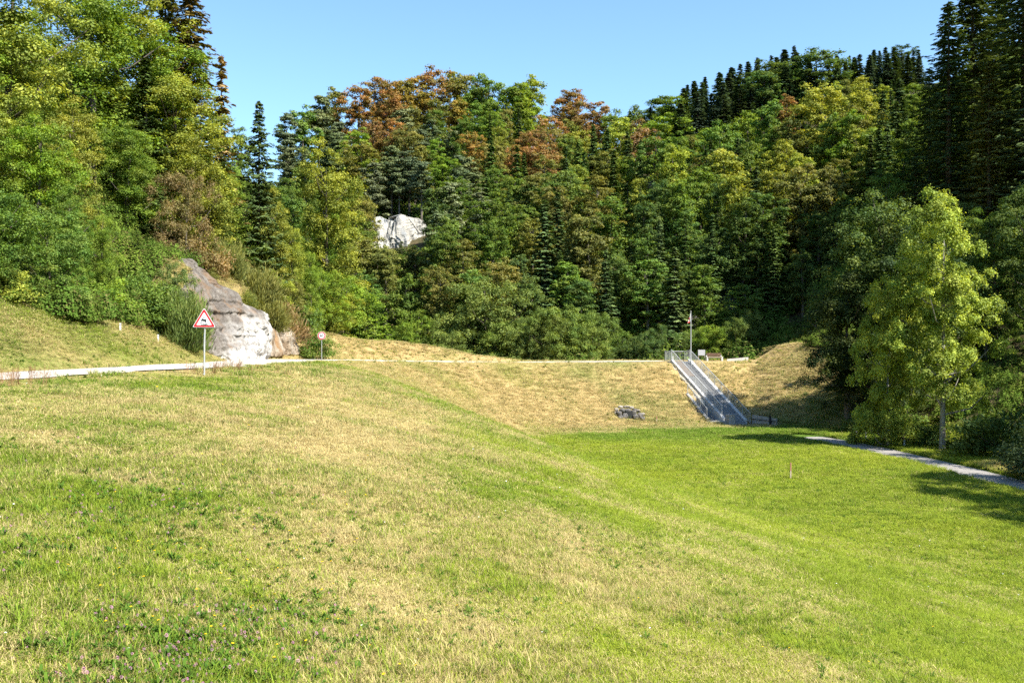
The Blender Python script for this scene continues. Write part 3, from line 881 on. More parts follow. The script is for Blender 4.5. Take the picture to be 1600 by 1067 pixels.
# left hillside and the rock: s = metres beyond the road's left edge
for (k, nm, px_, s_, top, c, v, wd, lab) in [
        ('big_spruce', 'spruce_tree', 258, 15, -90, OLIVE, 0, 1.0, 'tall brown tinged conifer at the top edge of the left hill'),
        ('big_spruce', 'spruce_tree', 296, 12, -40, BROWN, 1, 1.25, 'reddish brown conifer on the left hill touching the top edge'),
        ('spruce', 'dead_conifer', 346, 10, 78, TAN, 3, .9, 'thin half bare conifer with rusty needles against the sky'),
        ('big_spruce', 'spruce_tree', 405, 7, 152, SPRUCE, 2, .95, 'dark pointed spruce where the left hill meets the sky'),
        ('big_spruce', 'spruce_tree', 330, 9, 168, DARK, 2, 1.25, 'dark spruce in the middle of the left hill right side'),
        ('big_spruce', 'spruce_tree', 228, 11, 85, DARK, 2, 1.35, 'broad dark spruce in the middle of the left hill'),
        ('near', 'broadleaf_tree', 180, 16, -90, YELLOW, 2, 1.2, 'tall yellow green tree at the top edge over the left hill'),
        ('near', 'broadleaf_tree', 235, 13, 20, BRIGHT, 4, 1.3, 'bright green tree just below the top edge left of the brown conifers'),
        ('near', 'broadleaf_tree', 275, 10, 120, YELLOW, 0, 1.2, 'yellow green tree in front of the brown conifers'),
        ('near', 'broadleaf_tree', 140, 15, -60, BRIGHT, 3, 1.2, 'bright green tree leaving the frame at the upper left'),
        ('near', 'broadleaf_tree', 200, 10, 190, (0.14, 0.22, 0.03), 1, 1.2, 'mid green tree in the middle of the left hillside'),
        ('near', 'broadleaf_tree', 305, 8, 215, YELLOW, 3, 1.1, 'yellow green tree right above the reddish brown bush'),
        ('near', 'broadleaf_tree', 105, 7.5, 292, (0.12, 0.20, 0.03), 0, .95, 'big round dark leaved tree low on the left bank'),
        ('near', 'broadleaf_tree', 160, 7, 330, BRIGHT, 3, .8, 'green tree right of the big round one on the left bank'),
        ('near', 'broadleaf_tree', 215, 7, 355, (0.13, 0.21, 0.03), 1, .8, 'green tree at the left of the rock outcrop'),
        ('near', 'broadleaf_tree', 15, 7, 350, BRIGHT, 1, .9, 'bright yellow green tree at the left edge above the bank'),
        ('near', 'broadleaf_tree', 350, 9, 270, BRIGHT, 2, .8, 'fresh green tree above the brown bush of the rock'),
        ('near', 'broadleaf_tree', 420, 7, 300, YELLOW, 0, .9, 'yellow green tree above the right end of the rock'),
        ('near', 'broadleaf_tree', 455, 6, 350, YELLOW, 3, .8, 'pale yellow green tree near the end of the left hill'),
        ('near', 'broadleaf_tree', 400, 7, 360, BRIGHT, 4, .9, 'bright green tree just above the rock top'),
        ('near', 'broadleaf_tree', 485, 5, 390, BRIGHT, 3, .7, 'bright green tree above the 60 sign')]:
    plant_at(k, nm, px_, d_for(px_, s_), top, c, variant=v, wide=wd, label=lab)
plant_at('near', 'broadleaf_tree', 510, 106, 222, YELLOW, variant=4, wide=.9, label='tall narrow yellow green tree beside the left hill end')
plant_at('near', 'broadleaf_tree', 500, 108, 330, BRIGHT, variant=2, wide=.9, label='bright green tree below the tall narrow yellow green one')
for (k, px_, s_, top, c, wd, lab) in [
        ('shrub', 290, 6.0, 265, BROWN, .7, 'large reddish brown bush above the grey rock'),
        ('shrub', 318, 5.2, 345, TAN, .9, 'brownish bush at the upper end of the grey rock'),
        ('broom', 352, 5.0, 372, OLIVE, 1.1, 'yellowish bush on top of the grey rock'),
        ('broom', 395, 4.4, 410, OLIVE, 1.1, 'wispy olive bush hanging over the white rock face'),
        ('broom', 372, 4.2, 430, OLIVE, 1.1, 'small olive bush at the brow of the white rock face'),
        ('shrub', 425, 4.6, 420, YELLOW, .9, 'yellow green bush over the right end of the rock'),
        ('shrub', 452, 4.4, 430, OLIVE, .9, 'olive bush above the small ochre rock ledge'),
        ('broom', 340, 4.6, 400, TAN, 1.0, 'dry tan bush rooted on the rock brow'),
        ('broom', 284, 2.4, 450, (0.14, 0.19, 0.05), .85, 'wispy green broom bush at the left foot of the rock'),
        ('broom', 412, 3.0, 462, OLIVE, 1.3, 'dry olive bush hanging over the joint of white face and ochre ledge'),
        ('broom', 436, 3.0, 470, TAN, 1.3, 'dry tan bush rooted on top of the ochre ledge'),
        ('broom', 384, 3.4, 452, (0.2, 0.22, 0.05), 1.3, 'yellow green broom on the brow above the white face'),
        ('shrub', 330, 4.2, 408, OLIVE, 1.0, 'olive bush growing over the upper edge of the grey slab'),
        ('shrub', 276, 3.6, 408, (0.15, 0.2, 0.05), .8, 'small green bush at the upper left corner of the rock slab'),
        ('shrub', 272, 5.0, 392, TAN, 1.0, 'tan bush at the upper left corner of the grey rock'),
        ('shrub', 262, 3.6, 425, GREEN, 1.0, 'green bush hugging the left side of the grey rock'),
        ('shrub', 238, 4.2, 415, GREEN, 1.0, 'round green bush left of the rock above the dry patch'),
        ('shrub', 250, 4.8, 420, GREEN, 1.0, 'green bush left of the wispy broom bush'),
        ('shrub', 472, 4.0, 455, GREEN, 1.0, 'green bush at the right end of the rock ledge'),
        ('shrub', 22, 5.4, 400, YELLOW, 1.0, 'yellow green bush at the left edge of the photo'),
        ('shrub', 66, 5.2, 415, GREEN, 1.1, 'grey green bush on the left bank near the edge'),
        ('shrub', 120, 5.2, 420, (0.13, 0.2, 0.03), 1.1, 'dense green bush below the big round tree'),
        ('shrub', 170, 5.6, 410, BRIGHT, 1.0, 'bright bush above the white marker post on the bank'),
        ('shrub', 205, 6.2, 405, GREEN, 1.0, 'green bush right above the dry patch of the bank')]:
    plant_at(k, 'shrub', px_, d_for(px_, s_), top, c, wide=wd, label=lab, cat='shrub')
for (px_, d, top, c, wd, lab) in [
        (500, 98, 418, BRIGHT, 1.0, 'bright green bush just above the 60 sign'),
        (537, 104, 432, BRIGHT, 1.1, 'bright green bush right of the 60 sign on the berm'),
        (517, 101, 450, YELLOW, 1.1, 'yellow green bush between the bushes behind the 60 sign'),
        (498, 86, 500, GREEN, 1.1, 'small round bush directly behind the 60 sign')]:
    plant_at('shrub', 'shrub', px_, d, top, c, wide=wd, label=lab, cat='shrub')
for (px_, d, top, lab) in [(582, 104, 477, 'left of the two small bright green firs on the berm'), (600, 105, 487, 'right and lower of the two small bright green firs on the berm')]:
    plant_at('young_fir', 'fir_tree', px_, d, top, BRIGHT, wide=1.15, label=lab)

# shrubs behind the crest of the dam
sr = random.Random(5)
row = []
for i, (px_, top) in enumerate([(650, 478), (668, 500), (690, 485), (715, 470), (745, 462), (757, 428), (775, 490), (800, 492), (828, 488), (850, 482), (880, 470), (895, 496), (925, 478), (935, 510),
                                (965, 500), (985, 520), (1010, 512), (1035, 500), (1055, 528), (1085, 508), (1110, 500), (1128, 520), (1150, 488), (1170, 478), (1185, 505), (1215, 500), (1240, 508), (620, 505), (700, 508), (772, 505), (842, 505), (910, 500), (955, 520)]):
    d = sr.uniform(124, 131)
    sunny = px_ < 945 or 1080 < px_ < 1195  # sunlight put into the leaf colour: lighter greens in the sunny columns
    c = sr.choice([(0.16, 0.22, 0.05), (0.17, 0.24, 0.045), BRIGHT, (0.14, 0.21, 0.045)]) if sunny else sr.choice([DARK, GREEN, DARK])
    plant_at('shrub', 'shrub', px_, d, top + 6, c, wide=sr.uniform(.85, 1.1), region='behind the dam crest', cat='shrub', group='shrubs growing behind the dam crest')
plant_at('spruce', 'poplar_tree', 643, 104, 483, BRIGHT, wide=.5, variant=2, label='slim young upright tree planted at the left end of the berm')
plant_at('near', 'young_tree', 677, 107, 498, GREEN, wide=.45, variant=4, label='thin young tree planted right of the slim upright one on the berm')
plant_at('young_fir', 'conifer_bush', 1128, 116.5, 551, GREEN, wide=.5, label='small upright bush beside the right end of the bench', cat='shrub')

# --- scattered woods
def interp_pts(pts):
    a = np.array(pts, float)
    return lambda v: float(np.interp(v, a[:, 0], a[:, 1]))
sky_left = interp_pts([(-900, -900), (0, -600), (290, -130), (330, 20), (350, 120), (385, 185), (430, 225), (470, 255), (510, 330), (545, 420), (570, 480)])
sky_mid = interp_pts([(300, 200), (400, 188), (425, 176), (455, 160), (500, 148), (540, 128), (600, 118), (650, 108), (700, 98), (760, 106), (800, 122), (870, 116), (900, 148), (950, 163), (1000, 182), (1030, 205), (1100, 200), (1150, 178), (1200, 150), (1260, 130), (1340, 118), (1400, 128), (1470, 125), (1600, 60)])
sky_far = interp_pts([(900, 220), (960, 178), (990, 163), (1040, 138), (1080, 118), (1150, 95), (1200, 75), (1260, 66), (1320, 84), (1390, 68), (1460, 72), (1700, 40)])
sky_right = interp_pts([(1180, 600), (1240, 520), (1270, 440), (1300, 380), (1340, 300), (1400, 250), (1440, 180), (1465, 70), (1480, 10), (1520, -120), (1700, -500)])

RUSTS = [(640, 165, 52, 30), (560, 172, 36, 20), (595, 215, 25, 35), (930, 188, 48, 34), (1215, 165, 34, 28), (700, 105, 20, 12), (825, 245, 26, 24), (860, 215, 30, 20), (735, 250, 16, 14), (1010, 240, 18, 22)]
def species(px_, py_, d, r):
    if d > 300:
        if py_ > 178: return ('beech', r.choice([GREEN, BRIGHT, GREEN])) if r.random() < .5 else ('spruce', HAZE_BLUE)
        return ('spruce', r.choice([HAZE_BLUE, HAZE_BLUE, SPRUCE])) if r.random() < .95 else ('beech', r.choice([GREEN, DARK]))
    for (cx_, cy_, rx_, ry_) in RUSTS:
        if ((px_ - cx_) / rx_) ** 2 + ((py_ - cy_) / ry_) ** 2 < 1.15:
            return ('beech', r.choice([RUST, RUST, OCHRE if px_ < 760 else RUST]))
    if px_ < 545:
        if py_ < 330 and r.random() < .45: return ('pine', PINE)
        return ('beech', r.choice([GREEN, YELLOW, OLIVE, GREEN]))
    if px_ < 760:
        if 190 < py_ < 400 and r.random() < .58: return ('pine', PINE)
        if py_ < 300: return ('beech', r.choice([GREEN, YELLOW, OCHRE, OLIVE, GREEN, BRIGHT]))
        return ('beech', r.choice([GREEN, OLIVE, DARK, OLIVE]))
    if px_ < 1000:
        if py_ > 200 and r.random() < .30: return ('spruce', r.choice([SPRUCE, DARK]))
        if py_ < 330: return ('beech', r.choice([GREEN, BRIGHT, YELLOW, GREEN, OLIVE]))
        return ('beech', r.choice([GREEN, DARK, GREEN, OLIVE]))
    if px_ < 1360:
        q = .20 if py_ < 330 else .34
        if r.random() < q: return ('spruce', r.choice([SPRUCE, DARK]))
        if py_ < 330: return ('beech', r.choice([YELLOW, OLIVE, GREEN, YELLOW, BRIGHT]))
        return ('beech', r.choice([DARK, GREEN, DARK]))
    if r.random() < .5: return ('spruce', SPRUCE)
    return ('beech', r.choice([DARK, GREEN, YELLOW]))

cand = []
sr = random.Random(11)
def scatter(x0, x1, y0, y1, step, fn):
    xs = np.arange(x0, x1, step); ys = np.arange(y0, y1, step)
    P = [(x + sr.uniform(-.42, .42) * step, y + sr.uniform(-.42, .42) * step) for y in ys for x in xs]
    P = [(x + (0.5 * step if int((y - y0) / step) % 2 else 0), y) for x, y in P]
    A_ = np.array(P); Z_ = ground(A_[:, 0], A_[:, 1])
    for (x, y), z in zip(P, Z_): fn(x, y, float(z))

def left_fn(x, y, z):
    dr_, _ = poly_dist(np.array([x]), np.array([y]), ROAD); s = float(dr_[0]) - ROAD_W / 2
    px_ = 800 + x / y * PXF
    if s < 5.5 or px_ < -160 or px_ > 560: return
    if y > 80 and s < 9.5: return
    # keep the rock and the dry patch above it clear
    if 55 < y < 72 and s < 9: return
    top = sky_left(px_)
    if s < 8: h = sr.uniform(3, 6.5)
    elif s < 13: h = sr.uniform(8, 12)
    else: h = sr.uniform(14, 20)
    hmax = (533.5 - top) / PXF * y - z
    if hmax < 3: return
    h = min(h, hmax * sr.uniform(.86, 1.0))
    py_ = 533.5 - (z + h * .7) / y * PXF
    if s > 12 and sr.random() < .14: k, c = 'big_spruce', sr.choice([SPRUCE, DARK])
    else: k, c = ('near' if h > 6.5 else 'shrub'), sr.choice([BRIGHT, YELLOW, BRIGHT, GREEN, YELLOW] if px_ > 100 else [GREEN, BRIGHT, BRIGHT, YELLOW])
    cand.append((y, x, z, k, c, h, 'left'))
scatter(-75, -20, 24, 112, 3.9, left_fn)

def right_fn(x, y, z):
    dh_, _ = poly_dist(np.array([x]), np.array([y]), RIGHT_FOOT); s = float(dh_[0])
    px_ = 800 + x / y * PXF
    if s < 7 or px_ > 1760 or px_ < 1200: return
    if 55 < y < 86 and s < 22: return
    if y > 92 and x < 35.5: return
    top = sky_right(px_)
    hmax = (533.5 - top) / PXF * y - z
    h = min(sr.uniform(12, 20), hmax * sr.uniform(.85, 1))
    if 84 < y < 114 and x < 54: h = min(h, sr.uniform(6, 9))
    if h < 3: return
    if sr.random() < .4 and h > 9: k, c = 'big_spruce', SPRUCE
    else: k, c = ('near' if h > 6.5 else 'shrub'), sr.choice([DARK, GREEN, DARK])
    cand.append((y, x, z, k, c, h, 'right'))
scatter(36, 95, 46, 124, 6.2, right_fn)

def mid_fn(x, y, z):
    px_ = 800 + x / y * PXF
    if px_ < 330 or px_ > 1640: return
    far = y > 300
    top = (sky_far if far else sky_mid)(px_)
    hmax = (533.5 - top) / PXF * y - z
    if hmax < 6: return
    h0 = sr.uniform(10, 17) if not far else sr.uniform(17, 25)
    if y < 140: h0 = sr.uniform(9, 14)
    if 575 < px_ < 672 and y < 182:                     # keep the white cliff in view
        lim = (533.5 - sr.uniform(374, 394)) / PXF * y - z
        if lim < 3.0: return
        h0 = min(h0, lim)
    if 1130 < px_ < 1200 and y < 132: h0 = sr.uniform(6, 9)
    h = min(h0, hmax * (sr.uniform(.90, 1.0)))
    if (hmax < h0 * 1.25 or (y > 205 and hmax < 23)) and not far: h = hmax * sr.uniform(.90, 1.0)
    py_ = 533.5 - (z + h * .65) / y * PXF
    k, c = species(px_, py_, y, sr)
    if k == 'spruce' and not far: h = min(h * 1.15, hmax * 1.04)
    if far and k == 'spruce': h = min(h, hmax) * sr.uniform(.8, 1.0)
    cand.append((y, x, z, k, c, h, 'mid' if not far else 'far'))
scatter(-75, 110, 133, 262, 4.4, mid_fn)
scatter(20, 190, 330, 440, 4.3, mid_fn)

# keep what the camera sees at least a little of
cov = np.zeros((270, 400), bool)          # quarter-size picture
yy_, xx_ = np.mgrid[0:270, 0:400]
cov[yy_ * 4 > 562] = True
def ell(px_, pt, pb, rw):
    cx_, cy_ = px_ / 4, (pt + pb) / 8; ry_ = max((pb - pt) / 8, 1); rx_ = max(rw / 4, 1)
    x0, x1 = int(max(0, cx_ - rx_)), int(min(399, cx_ + rx_) + 1); y0, y1 = int(max(0, cy_ - ry_)), int(min(269, cy_ + ry_) + 1)
    if x1 <= x0 or y1 <= y0: return None
    m = ((xx_[y0:y1, x0:x1] - cx_) / rx_) ** 2 + ((yy_[y0:y1, x0:x1] - cy_) / ry_) ** 2 < 1
    return (slice(y0, y1), slice(x0, x1)), m
def cover(x, y, z, h, w, k):
    px_ = 800 + x / y * PXF; pt = 533.5 - (z + h) / y * PXF; pb = 533.5 - (z + h * .15) / y * PXF
    return ell(px_, pt, pb, w / y * PXF * (.8 if k not in ('spruce', 'big_spruce') else .62))
for p in PLACED:
    c_ = cover(p['x'], p['y'], p['z'], p['h'], p['w'], p['kind'])
    if c_: cov[c_[0]] |= c_[1]
cand.sort(key=lambda t: t[0])
kept = 0
KINDNAME = {'beech': 'beech_tree', 'near': 'broadleaf_tree', 'pine': 'pine_tree', 'spruce': 'spruce_tree', 'big_spruce': 'spruce_tree', 'shrub': 'shrub'}
# sight lines against the bare land
def sees_top(x, y, zt):
    t = np.linspace(.25, .97, 40)
    gz = ground(x * t, y * t, False)
    return bool(np.all(gz < zt * t + 0.3))
for (y, x, z, k, c, h, reg) in cand:
    v = sr.randrange(len(LIB[k]))
    w = mc_radius(k, v) * h / LIB[k][v][2]
    wide = sr.uniform(.9, 1.15)
    if k == 'beech': wide *= 1.12
    if k == 'beech' and h < 12: wide *= 1.2
    if k in ('near',) and reg == 'left': wide *= 1.1
    if reg == 'far': wide *= sr.uniform(1.5, 2.3)
    elif k == 'spruce': wide *= 1.15
    c_ = cover(x, y, z, h, w * wide, k)
    if c_ is None: continue
    free = c_[1] & ~cov[c_[0]]
    n_free = int(free.sum())
    if n_free < max(5 if reg != 'far' else 3, 0.09 * c_[1].sum()): continue
    if not sees_top(x, y, z + h): continue
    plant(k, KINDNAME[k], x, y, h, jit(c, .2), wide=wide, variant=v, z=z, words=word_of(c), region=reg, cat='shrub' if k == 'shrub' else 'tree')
    kept += 1
    cov[c_[0]] |= c_[1]
from collections import Counter
print('TREES', kept, Counter(p['name'] for p in PLACED), 'uncovered', int((~cov[60:140]).sum()))

# ------------------------------------------------------------------ rocks
def rock_mat(name, c0, c1, c2, stain, scale=1.0):
    m, nt, out = new_mat(name)
    n1 = noise_node(nt, .9 * scale, 6, .65, 'Object', (1, 1, .5)); n2 = noise_node(nt, 5 * scale, 8, .7, 'Object'); n3 = noise_node(nt, .35 * scale, 4, .6, 'Object', (1.5, 1.5, .4))
    r = ramp(nt, n1.outputs[0], [(0.32, c0), (0.5, c1), (0.66, c2)])
    r2 = ramp(nt, n2.outputs[0], [(0.35, (0.55, 0.53, 0.5)), (0.6, (1, 1, 1))])
    mm = N(nt, 'ShaderNodeMix', data_type='RGBA', blend_type='MULTIPLY'); mm.inputs['Factor'].default_value = 1
    nt.links.new(r.outputs[0], mm.inputs[6]); nt.links.new(r2.outputs[0], mm.inputs[7])
    r3 = ramp(nt, n3.outputs[0], [(0.52, (0, 0, 0)), (0.62, (1, 1, 1))])
    m3 = N(nt, 'ShaderNodeMix', data_type='RGBA'); m3.inputs[7].default_value = (*stain, 1)
    mf = N(nt, 'ShaderNodeMath', operation='MULTIPLY'); mf.inputs[1].default_value = .6
    nt.links.new(r3.outputs[0], mf.inputs[0]); nt.links.new(mf.outputs[0], m3.inputs['Factor']); nt.links.new(mm.outputs[2], m3.inputs[6])
    p = N(nt, 'ShaderNodeBsdfPrincipled', inp={'Roughness': .9, 'Specular IOR Level': .2})
    nt.links.new(m3.outputs[2], p.inputs['Base Color'])
    b = N(nt, 'ShaderNodeBump', inp={'Strength': .8, 'Distance': .15}); nt.links.new(n2.outputs[0], b.inputs['Height']); nt.links.new(b.outputs[0], p.inputs['Normal'])
    nt.links.new(p.outputs[0], out.inputs[0])
    return m
M_rock_grey = rock_mat('grey_brown_rock', (.095, .078, .064), (.155, .135, .115), (.23, .21, .185), (.17, .10, .055), 1.3)
M_rock_white = rock_mat('white_limestone', (.13, .12, .11), (.30, .285, .26), (.44, .42, .39), (.24, .17, .10), 1.2)
M_rock_cliff = rock_mat('pale_cliff_limestone', (.25, .245, .23), (.40, .385, .34), (.52, .49, .42), (.17, .19, .21), .5)
M_rock_dark = rock_mat('dark_rock', (.05, .05, .048), (.10, .095, .09), (.17, .16, .15), (.06, .06, .055))  # low grey tones for the rock slope behind the flag
M_concrete = simple_mat('concrete', (.26, .25, .235), (.40, .385, .36), 1.4, .85, .25)
M_concrete_pale = simple_mat('pale_concrete', (.46, .45, .43), (.58, .57, .54), 1.2, .8, .15)
M_steel = simple_mat('galvanised_steel', (.22, .22, .215), (.31, .31, .30), 9, .6, .05)
M_steel_pale = simple_mat('pale_galvanised_steel', (.32, .33, .33), (.42, .43, .43), 9, .6, .05)
M_void = simple_mat('inlet_shade_and_post_black', (.012, .013, .014), (.03, .03, .032), 3, .9, .1)  # near black paints the shade inside the inlets; post and rail share it

def fbm3(p, scale, oc=4, k=0):
    return (fbm(p[:, 0] + p[:, 2] * .37, p[:, 1] - p[:, 2] * .61, scale, oc, k) + fbm(p[:, 0] * .8 - p[:, 1] * .3, p[:, 2] * 1.1, scale, oc, k + 1)) / 2

def rock_sheet(name, B, T, depth, nu, nv, mat, parent, rough=.5, bulge=.5, seed=0, vert=1.0, nose=.5, fine=1.0, pale=False):
    """a rock face between a bottom polyline B and a top polyline T (lists of xyz), closed behind by depth"""
    B = np.array(B, float); T = np.array(T, float)
    def samp(P, t):
        L = np.concatenate([[0], np.cumsum(np.linalg.norm(np.diff(P, axis=0), axis=1))]); L /= L[-1]
        return np.stack([np.interp(t, L, P[:, k]) for k in range(3)], -1)
    tu = np.linspace(0, 1, nu); tv = np.linspace(0, 1, nv)
    b = samp(B, tu); t = samp(T, tu)
    V = b[None] * (1 - tv[:, None, None]) + t[None] * tv[:, None, None]
    tang = np.gradient(b, axis=0); nrm = np.stack([tang[:, 1], -tang[:, 0], np.zeros(nu)], 1); nrm /= np.linalg.norm(nrm, axis=1)[:, None] + 1e-9
    P = V.reshape(-1, 3) * np.array([1, 1, vert]) + seed * 13.7
    h = (fbm3(P, 2.6, 5, seed) - .5) * 2.2 * rough
    ridged = 1 - np.abs(fbm3(P, 1.7, 5, seed + 1) - .5) * 4
    h -= np.clip(ridged - .55, 0, 1) * rough * 1.3                       # cracks and clefts
    h += (fbm3(P, .55, 4, seed + 2) - .5) * rough * .8 * fine
    blk = vnoise(P[:, 0] * .55 + P[:, 1] * .4, P[:, 2] * .8 + seed, 2); h += np.floor(blk * 4) / 4 * rough * .7   # stepped blocks
    env = np.sin(np.pi * np.clip(tv, 0, 1) ** nose) ** .7
    h = h.reshape(nv, nu) + bulge * env[:, None]
    edge = np.minimum(1, np.minimum(np.arange(nu) + 1, nu - np.arange(nu)) / (nu * .06))
    V = V + nrm[None] * (h * edge[None])[..., None]
    V[..., 2] += ((fbm3(P + 50, 1.1, 4, seed) - .5) * rough * 1.2).reshape(nv, nu)
    back = V.copy(); back = back - nrm[None] * depth; back[..., 2] -= depth * .05
    n = nu * nv
    ii_ = np.arange(n).reshape(nv, nu)
    F = list(np.stack([ii_[:-1, :-1], ii_[:-1, 1:], ii_[1:, 1:], ii_[1:, :-1]], -1).reshape(-1, 4))
    jj = ii_ + n
    F += list(np.stack([jj[:-1, :-1], jj[1:, :-1], jj[1:, 1:], jj[:-1, 1:]], -1).reshape(-1, 4))
    def strip(a, bb): F.extend(np.stack([a[:-1], a[1:], bb[1:], bb[:-1]], -1))
    strip(ii_[-1], jj[-1]); strip(jj[0], ii_[0]); strip(ii_[::-1, 0], jj[::-1, 0]); strip(ii_[:, -1], jj[:, -1])
    at_ = None
    if pale:
        uu, vv = np.meshgrid(tu, tv)
        pf = smooth(.20, .40, uu * 1.05 - vv * .42 + ((fbm3(P + 9, 1.6, 5, seed) - .5) * 1.1).reshape(nv, nu)).ravel()
        at_ = {'pale': np.concatenate([pf, pf])}
    me = make_mesh(name, np.concatenate([V.reshape(-1, 3), back.reshape(-1, 3)]), np.array(F), mat, True, at_)
    return link(name, me, parent)

def pt(px_, py_, d):
    return (at(px_, d), d, (533.5 - py_) / PXF * d)
def empty(name, loc=(0, 0, 0), rz=0):
    e = bpy.data.objects.new(name, None); e.location = loc; e.rotation_euler = (0, 0, rz); C.objects.link(e); return e

ro = empty('rock_outcrop')
tag(ro, 'grey brown rock outcrop with a white face beside the road, behind the triangular sign', 'rock')
def blended_rock():
    m = rock_mat('outcrop_rock', (.095, .080, .066), (.165, .145, .125), (.25, .23, .20), (.19, .115, .06), 1.3)
    nt = m.node_tree
    pb = next(n for n in nt.nodes if n.type == 'BSDF_PRINCIPLED'); src = pb.inputs['Base Color'].links[0].from_socket
    a_ = N(nt, 'ShaderNodeAttribute', attribute_name='pale'); nn = noise_node(nt, 2.2, 8, .7, 'Object', (1, 1, .6))
    w = ramp(nt, nn.outputs[0], [(0.34, (.16, .15, .135)), (0.45, (.31, .295, .27)), (0.62, (.46, .44, .41))])
    mx = N(nt, 'ShaderNodeMix', data_type='RGBA'); nt.links.new(a_.outputs['Fac'], mx.inputs['Factor']); nt.links.new(src, mx.inputs[6]); nt.links.new(w.outputs[0], mx.inputs[7])
    nt.links.new(mx.outputs[2], pb.inputs['Base Color'])
    return m
rock_sheet('rock_face', [pt(236, 520, 62.5), pt(290, 528, 63.5), pt(332, 554, 65.6), pt(366, 567, 67.2), pt(400, 566, 69.6), pt(412, 560, 75.5)], [pt(262, 404, 70), pt(296, 406, 71.5), pt(330, 430, 73), pt(370, 462, 74), pt(402, 486, 75), pt(414, 494, 79)], 2.5, 260, 180, blended_rock(), ro, .62, .40, 1, .8, .7, 1.7, True)
rock_sheet('ochre_ledge', [pt(404, 562, 75), pt(424, 560, 79), pt(446, 556, 83), pt(463, 552, 88)], [pt(408, 502, 77.5), pt(428, 514, 81), pt(446, 504, 85.5), pt(463, 490, 90.5)], 2.0, 130, 90, rock_mat('ochre_limestone', (.20, .13, .075), (.31, .25, .18), (.42, .38, .32), (.24, .13, .05)), ro, .95, .4, 3, .35)
cl = empty('white_cliff')
tag(cl, 'white limestone cliff showing through the trees of the central hill', 'cliff')
rock_sheet('cliff_face', [pt(556, 400, 176), pt(590, 410, 178), pt(625, 412, 177), pt(668, 408, 181)], [pt(556, 340, 181), pt(578, 352, 181), pt(592, 336, 182), pt(612, 345, 181), pt(630, 333, 181), pt(650, 340, 183), pt(672, 352, 186)], 4.0, 160, 120, M_rock_cliff, cl, 1.1, .4, 4, .4, .6, 1.5)
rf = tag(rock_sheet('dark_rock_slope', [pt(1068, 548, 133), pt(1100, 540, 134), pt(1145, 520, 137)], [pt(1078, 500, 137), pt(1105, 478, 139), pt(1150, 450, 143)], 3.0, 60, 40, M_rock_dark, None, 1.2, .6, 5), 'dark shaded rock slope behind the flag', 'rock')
dt = empty('fallen_tree')
tag(dt, 'bare grey dead tree lying against the white cliff', 'dead tree')
mb = MB(); a = Vector(pt(655, 364, 176)); b = Vector(pt(636, 338, 177)); mb.tube([a, (a + b) / 2 + Vector((0, -.2, 0.1)), b], [.17, .13, .05], 6); mb.build('trunk', M_bark_pale, dt)
for t_, l_ in ((.35, 1.3), (.5, 1.6), (.65, 1.3), (.8, 1.0)):
    mb = MB(); c_ = a.lerp(b, t_); mb.tube([c_, c_ + Vector((-l_, -.3, -.35)), c_ + Vector((-l_ * 1.25, -.3, -.7))], [.06, .04, .015], 5); mb.build('branch', M_bark_pale, dt)

# ------------------------------------------------------------------ spillway rack and stair on the dam
O3 = Vector((18.55, 109.0, -2.2)); U3 = Vector((.978, .207, 0)); V3 = Vector((.207, -.978, 0))
SL = -.392
def S(u, s, z=0):               # across, down the slope, height above the slope line
    return O3 + U3 * u + V3 * s + Vector((0, 0, SL * s + z))
def sbar(mb, u0, s0, z0, u1, s1, z1, w, h): mb.bar(S(u0, s0, z0), S(u1, s1, z1), w, h)
def slab(mb, u0, u1, s0, s1, za, zb, zend=None):
    """a slab following the slope between heights za and zb"""
    c = [S(u0, s0, za), S(u1, s0, za), S(u1, s1, za), S(u0, s1, za), S(u0, s0, zb), S(u1, s0, zb), S(u1, s1, zb), S(u0, s1, zb)]
    mb.hexa([c[3], c[2], c[1], c[0], c[7], c[6], c[5], c[4]])
W2 = .88; LEN = 14.2
rk = empty('spillway_rack', tuple(O3))
rk['_'] = 0; del rk['_']
tag(rk, 'long sloping steel bar rack between pale concrete kerbs running down the grassy dam', 'spillway rack')
def sub(mb, name, mat, parent):
    o = mb.build(name, mat, None); o.parent = parent; o.matrix_parent_inverse = Matrix.Translation(parent.location).inverted(); return o
for sd in (-1, 1):
    mb = MB(); slab(mb, sd * (W2 + .14) - .14, sd * (W2 + .14) + .14, -.3, LEN - (.7 if sd < 0 else 0.2), -.75, .16); sub(mb, 'kerb', M_concrete_pale, rk)
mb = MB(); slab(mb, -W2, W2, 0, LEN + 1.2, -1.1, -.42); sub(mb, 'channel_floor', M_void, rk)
NB = 12
for k in range(NB):
    u = -W2 + .07 + (2 * W2 - .14) * k / (NB - 1)
    mb = MB(); sbar(mb, u, .1, .06, u, LEN + 1.4, .06, .055, .07); sub(mb, 'rack_bar', M_steel, rk)
for k in range(9):
    s_ = .6 + k * 1.75
    mb = MB(); sbar(mb, -W2, s_, -.06, W2, s_, -.06, .12, .12); sub(mb, 'cross_beam', M_steel, rk)
mb = MB(); slab(mb, -W2 + .05, -.0, .15, 4.0, .10, .13); sub(mb, 'top_grating', simple_mat('rusty_steel', (.10, .075, .06), (.17, .13, .10), 8, .7, .2), rk)
mb = MB(); mb.hexa([S(-W2 - .3, 0, -.3), S(W2 + .3, 0, -.3), S(W2 + .3, -2.4, -.3 + SL * 2.4), S(-W2 - .3, -2.4, -.3 + SL * 2.4), S(-W2 - .3, 0, -.0), S(W2 + .3, 0, -.0), S(W2 + .3, -2.4, SL * 2.4), S(-W2 - .3, -2.4, SL * 2.4)]); sub(mb, 'top_platform', M_concrete, rk)
